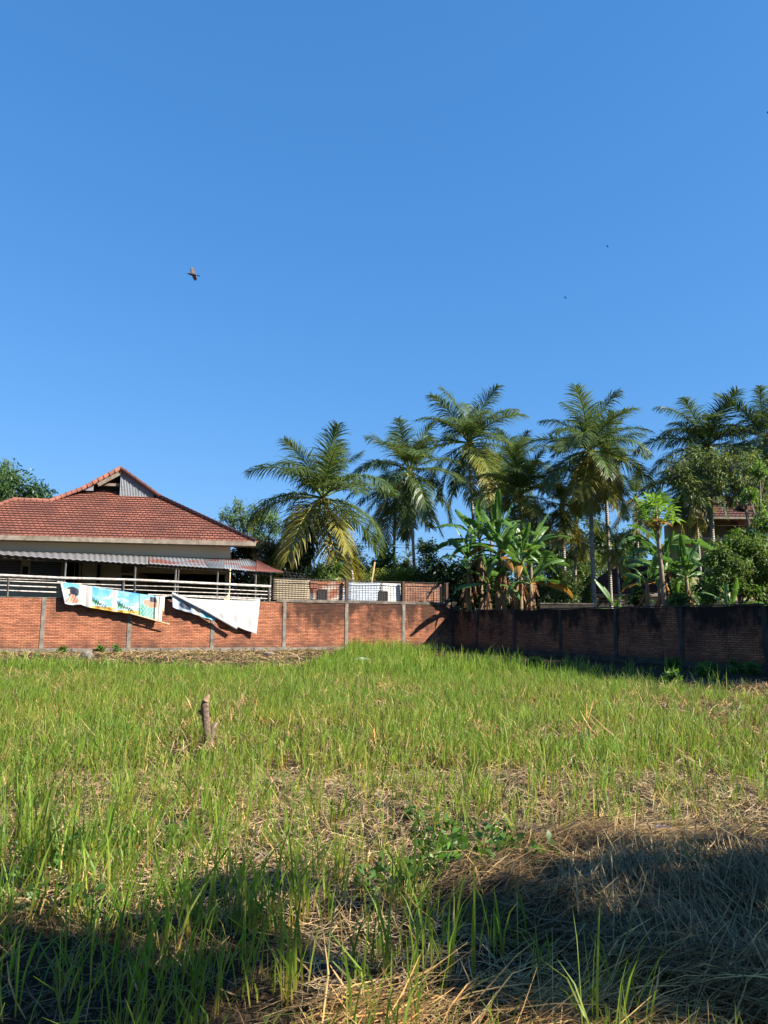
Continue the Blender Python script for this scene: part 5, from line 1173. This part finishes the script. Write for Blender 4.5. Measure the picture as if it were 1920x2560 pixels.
# ------------------------------------------------------------------ shade tree standing right of the camera (its crown throws the foreground shade)
SHD = []
def shade(px, py, r, h): g_ = ground_at(px, py, .16 if px > 1250 else .05); t = h / SUNV.z; SHD.append((g_ + SUNV * t, (r, r, r * .8)))
for (a, b_, r_) in ((30, 2080, .12), (20, 2200, .14), (60, 2330, .17), (30, 2430, .2), (160, 2400, .18), (280, 2360, .15), (120, 2480, .2), (260, 2470, .18), (380, 2450, .16), (60, 2540, .2), (200, 2550, .2), (340, 2540, .18), (430, 2320, .12), (520, 2290, .14), (470, 2210, .12), (560, 2215, .13), (650, 2205, .13), (740, 2215, .10),
                   (620, 2290, .13), (610, 2390, .13), (720, 2390, .10), (830, 2390, .10), (900, 2260, .09), (540, 2440, .12),
                   (1090, 2330, .14), (1170, 2290, .14), (1120, 2400, .13), (1230, 2350, .16), (1330, 2400, .17), (1290, 2290, .11), (1420, 2410, .17), (1530, 2420, .16), (1630, 2400, .18), (1740, 2400, .2), (1850, 2390, .2), (1910, 2440, .16), (1480, 2330, .15), (1580, 2310, .14), (1410, 2290, .12), (1230, 2440, .10),
                   (1600, 2165, .14), (1500, 2150, .12), (1450, 2180, .12), (1560, 2210, .13), (1350, 2170, .09), (1720, 2150, .12), (1840, 2150, .14), (1620, 2240, .12), (1800, 2240, .13), (1690, 2210, .16), (1790, 2200, .17), (1890, 2190, .2), (1740, 2300, .16), (1850, 2290, .18), (1380, 2210, .09), (1280, 2200, .07), (1800, 2120, .07), (1900, 2120, .08), (1430, 2030, .10), (1330, 2060, .08), (1200, 2040, .08), (960, 2010, .07), (1890, 2030, .12), (1660, 2120, .05), (1380, 2350, .13), (1680, 2330, .12), (1180, 2360, .10),
                   (90, 2010, .09), (20, 1990, .10)):
    shade(a, b_ + (22 if a > 1250 and b_ > 2150 else 0), r_ * (1.12 if a > 800 else 1.08), random.uniform(3.8, 6.2))
tree('shade_tree', 'leafy tree standing beside the viewer, out of the photo on the right', Vector((8.6, -.6, 0)), SHD, 11500, .085, M_LMID, trunk_r=.17, asp=.5, sub=40, subr=.3, twigs=1, limb=.13)

SHD2 = []
for i in range(95):
    for _ in range(40):
        u = random.uniform(3, 24); dd = random.uniform(2, 7.6); g_ = C0 + W2 * u + N2 * dd; h = random.uniform(4, 9.5); p = g_ + SUNV * (h / SUNV.z)
        if p.x > .60 * p.y + .5 and p.y > 7: SHD2.append((p, (.75, .75, .55))); break
for lb, f in (('big leafy tree overhanging the dark wall beyond the right edge of the photo', lambda p: p.y >= 17), ('second leafy tree nearer the viewer beyond the right edge of the photo', lambda p: p.y < 17)):
    bl_ = [b_ for b_ in SHD2 if f(b_[0])]
    if bl_:
        cx_ = sum(b_[0].x for b_ in bl_) / len(bl_) + 1.5; cy_ = sum(b_[0].y for b_ in bl_) / len(bl_)
        tree('shade_tree', lb, Vector((cx_, cy_, 0)), bl_, 240 * len(bl_), .24, M_LMID, trunk_r=.25, asp=.5, sub=24, subr=.24, twigs=1)

# unseen trees added behind the viewer to block sky light
for lb, bx_, by_, n_ in (('unseen broad tree added behind the viewer on the left to block sky light', -7, -6, 9), ('unseen broad tree added right behind the viewer to block sky light', -1, -8, 9), ('unseen leafy tree added far behind the viewer on the left to block sky light', -14, -2, 8)):
    bl_ = [(Vector((bx_ + random.uniform(-3, 3), by_ + random.uniform(-2.4, 2.4), random.uniform(3, 9))), (1.7, 1.7, 1.3)) for _ in range(n_)]
    tree('shade_tree', lb, Vector((bx_, by_, 0)), bl_, 3600, .45, M_LMID, trunk_r=.3, asp=.5, sub=26, subr=.25, twigs=1)
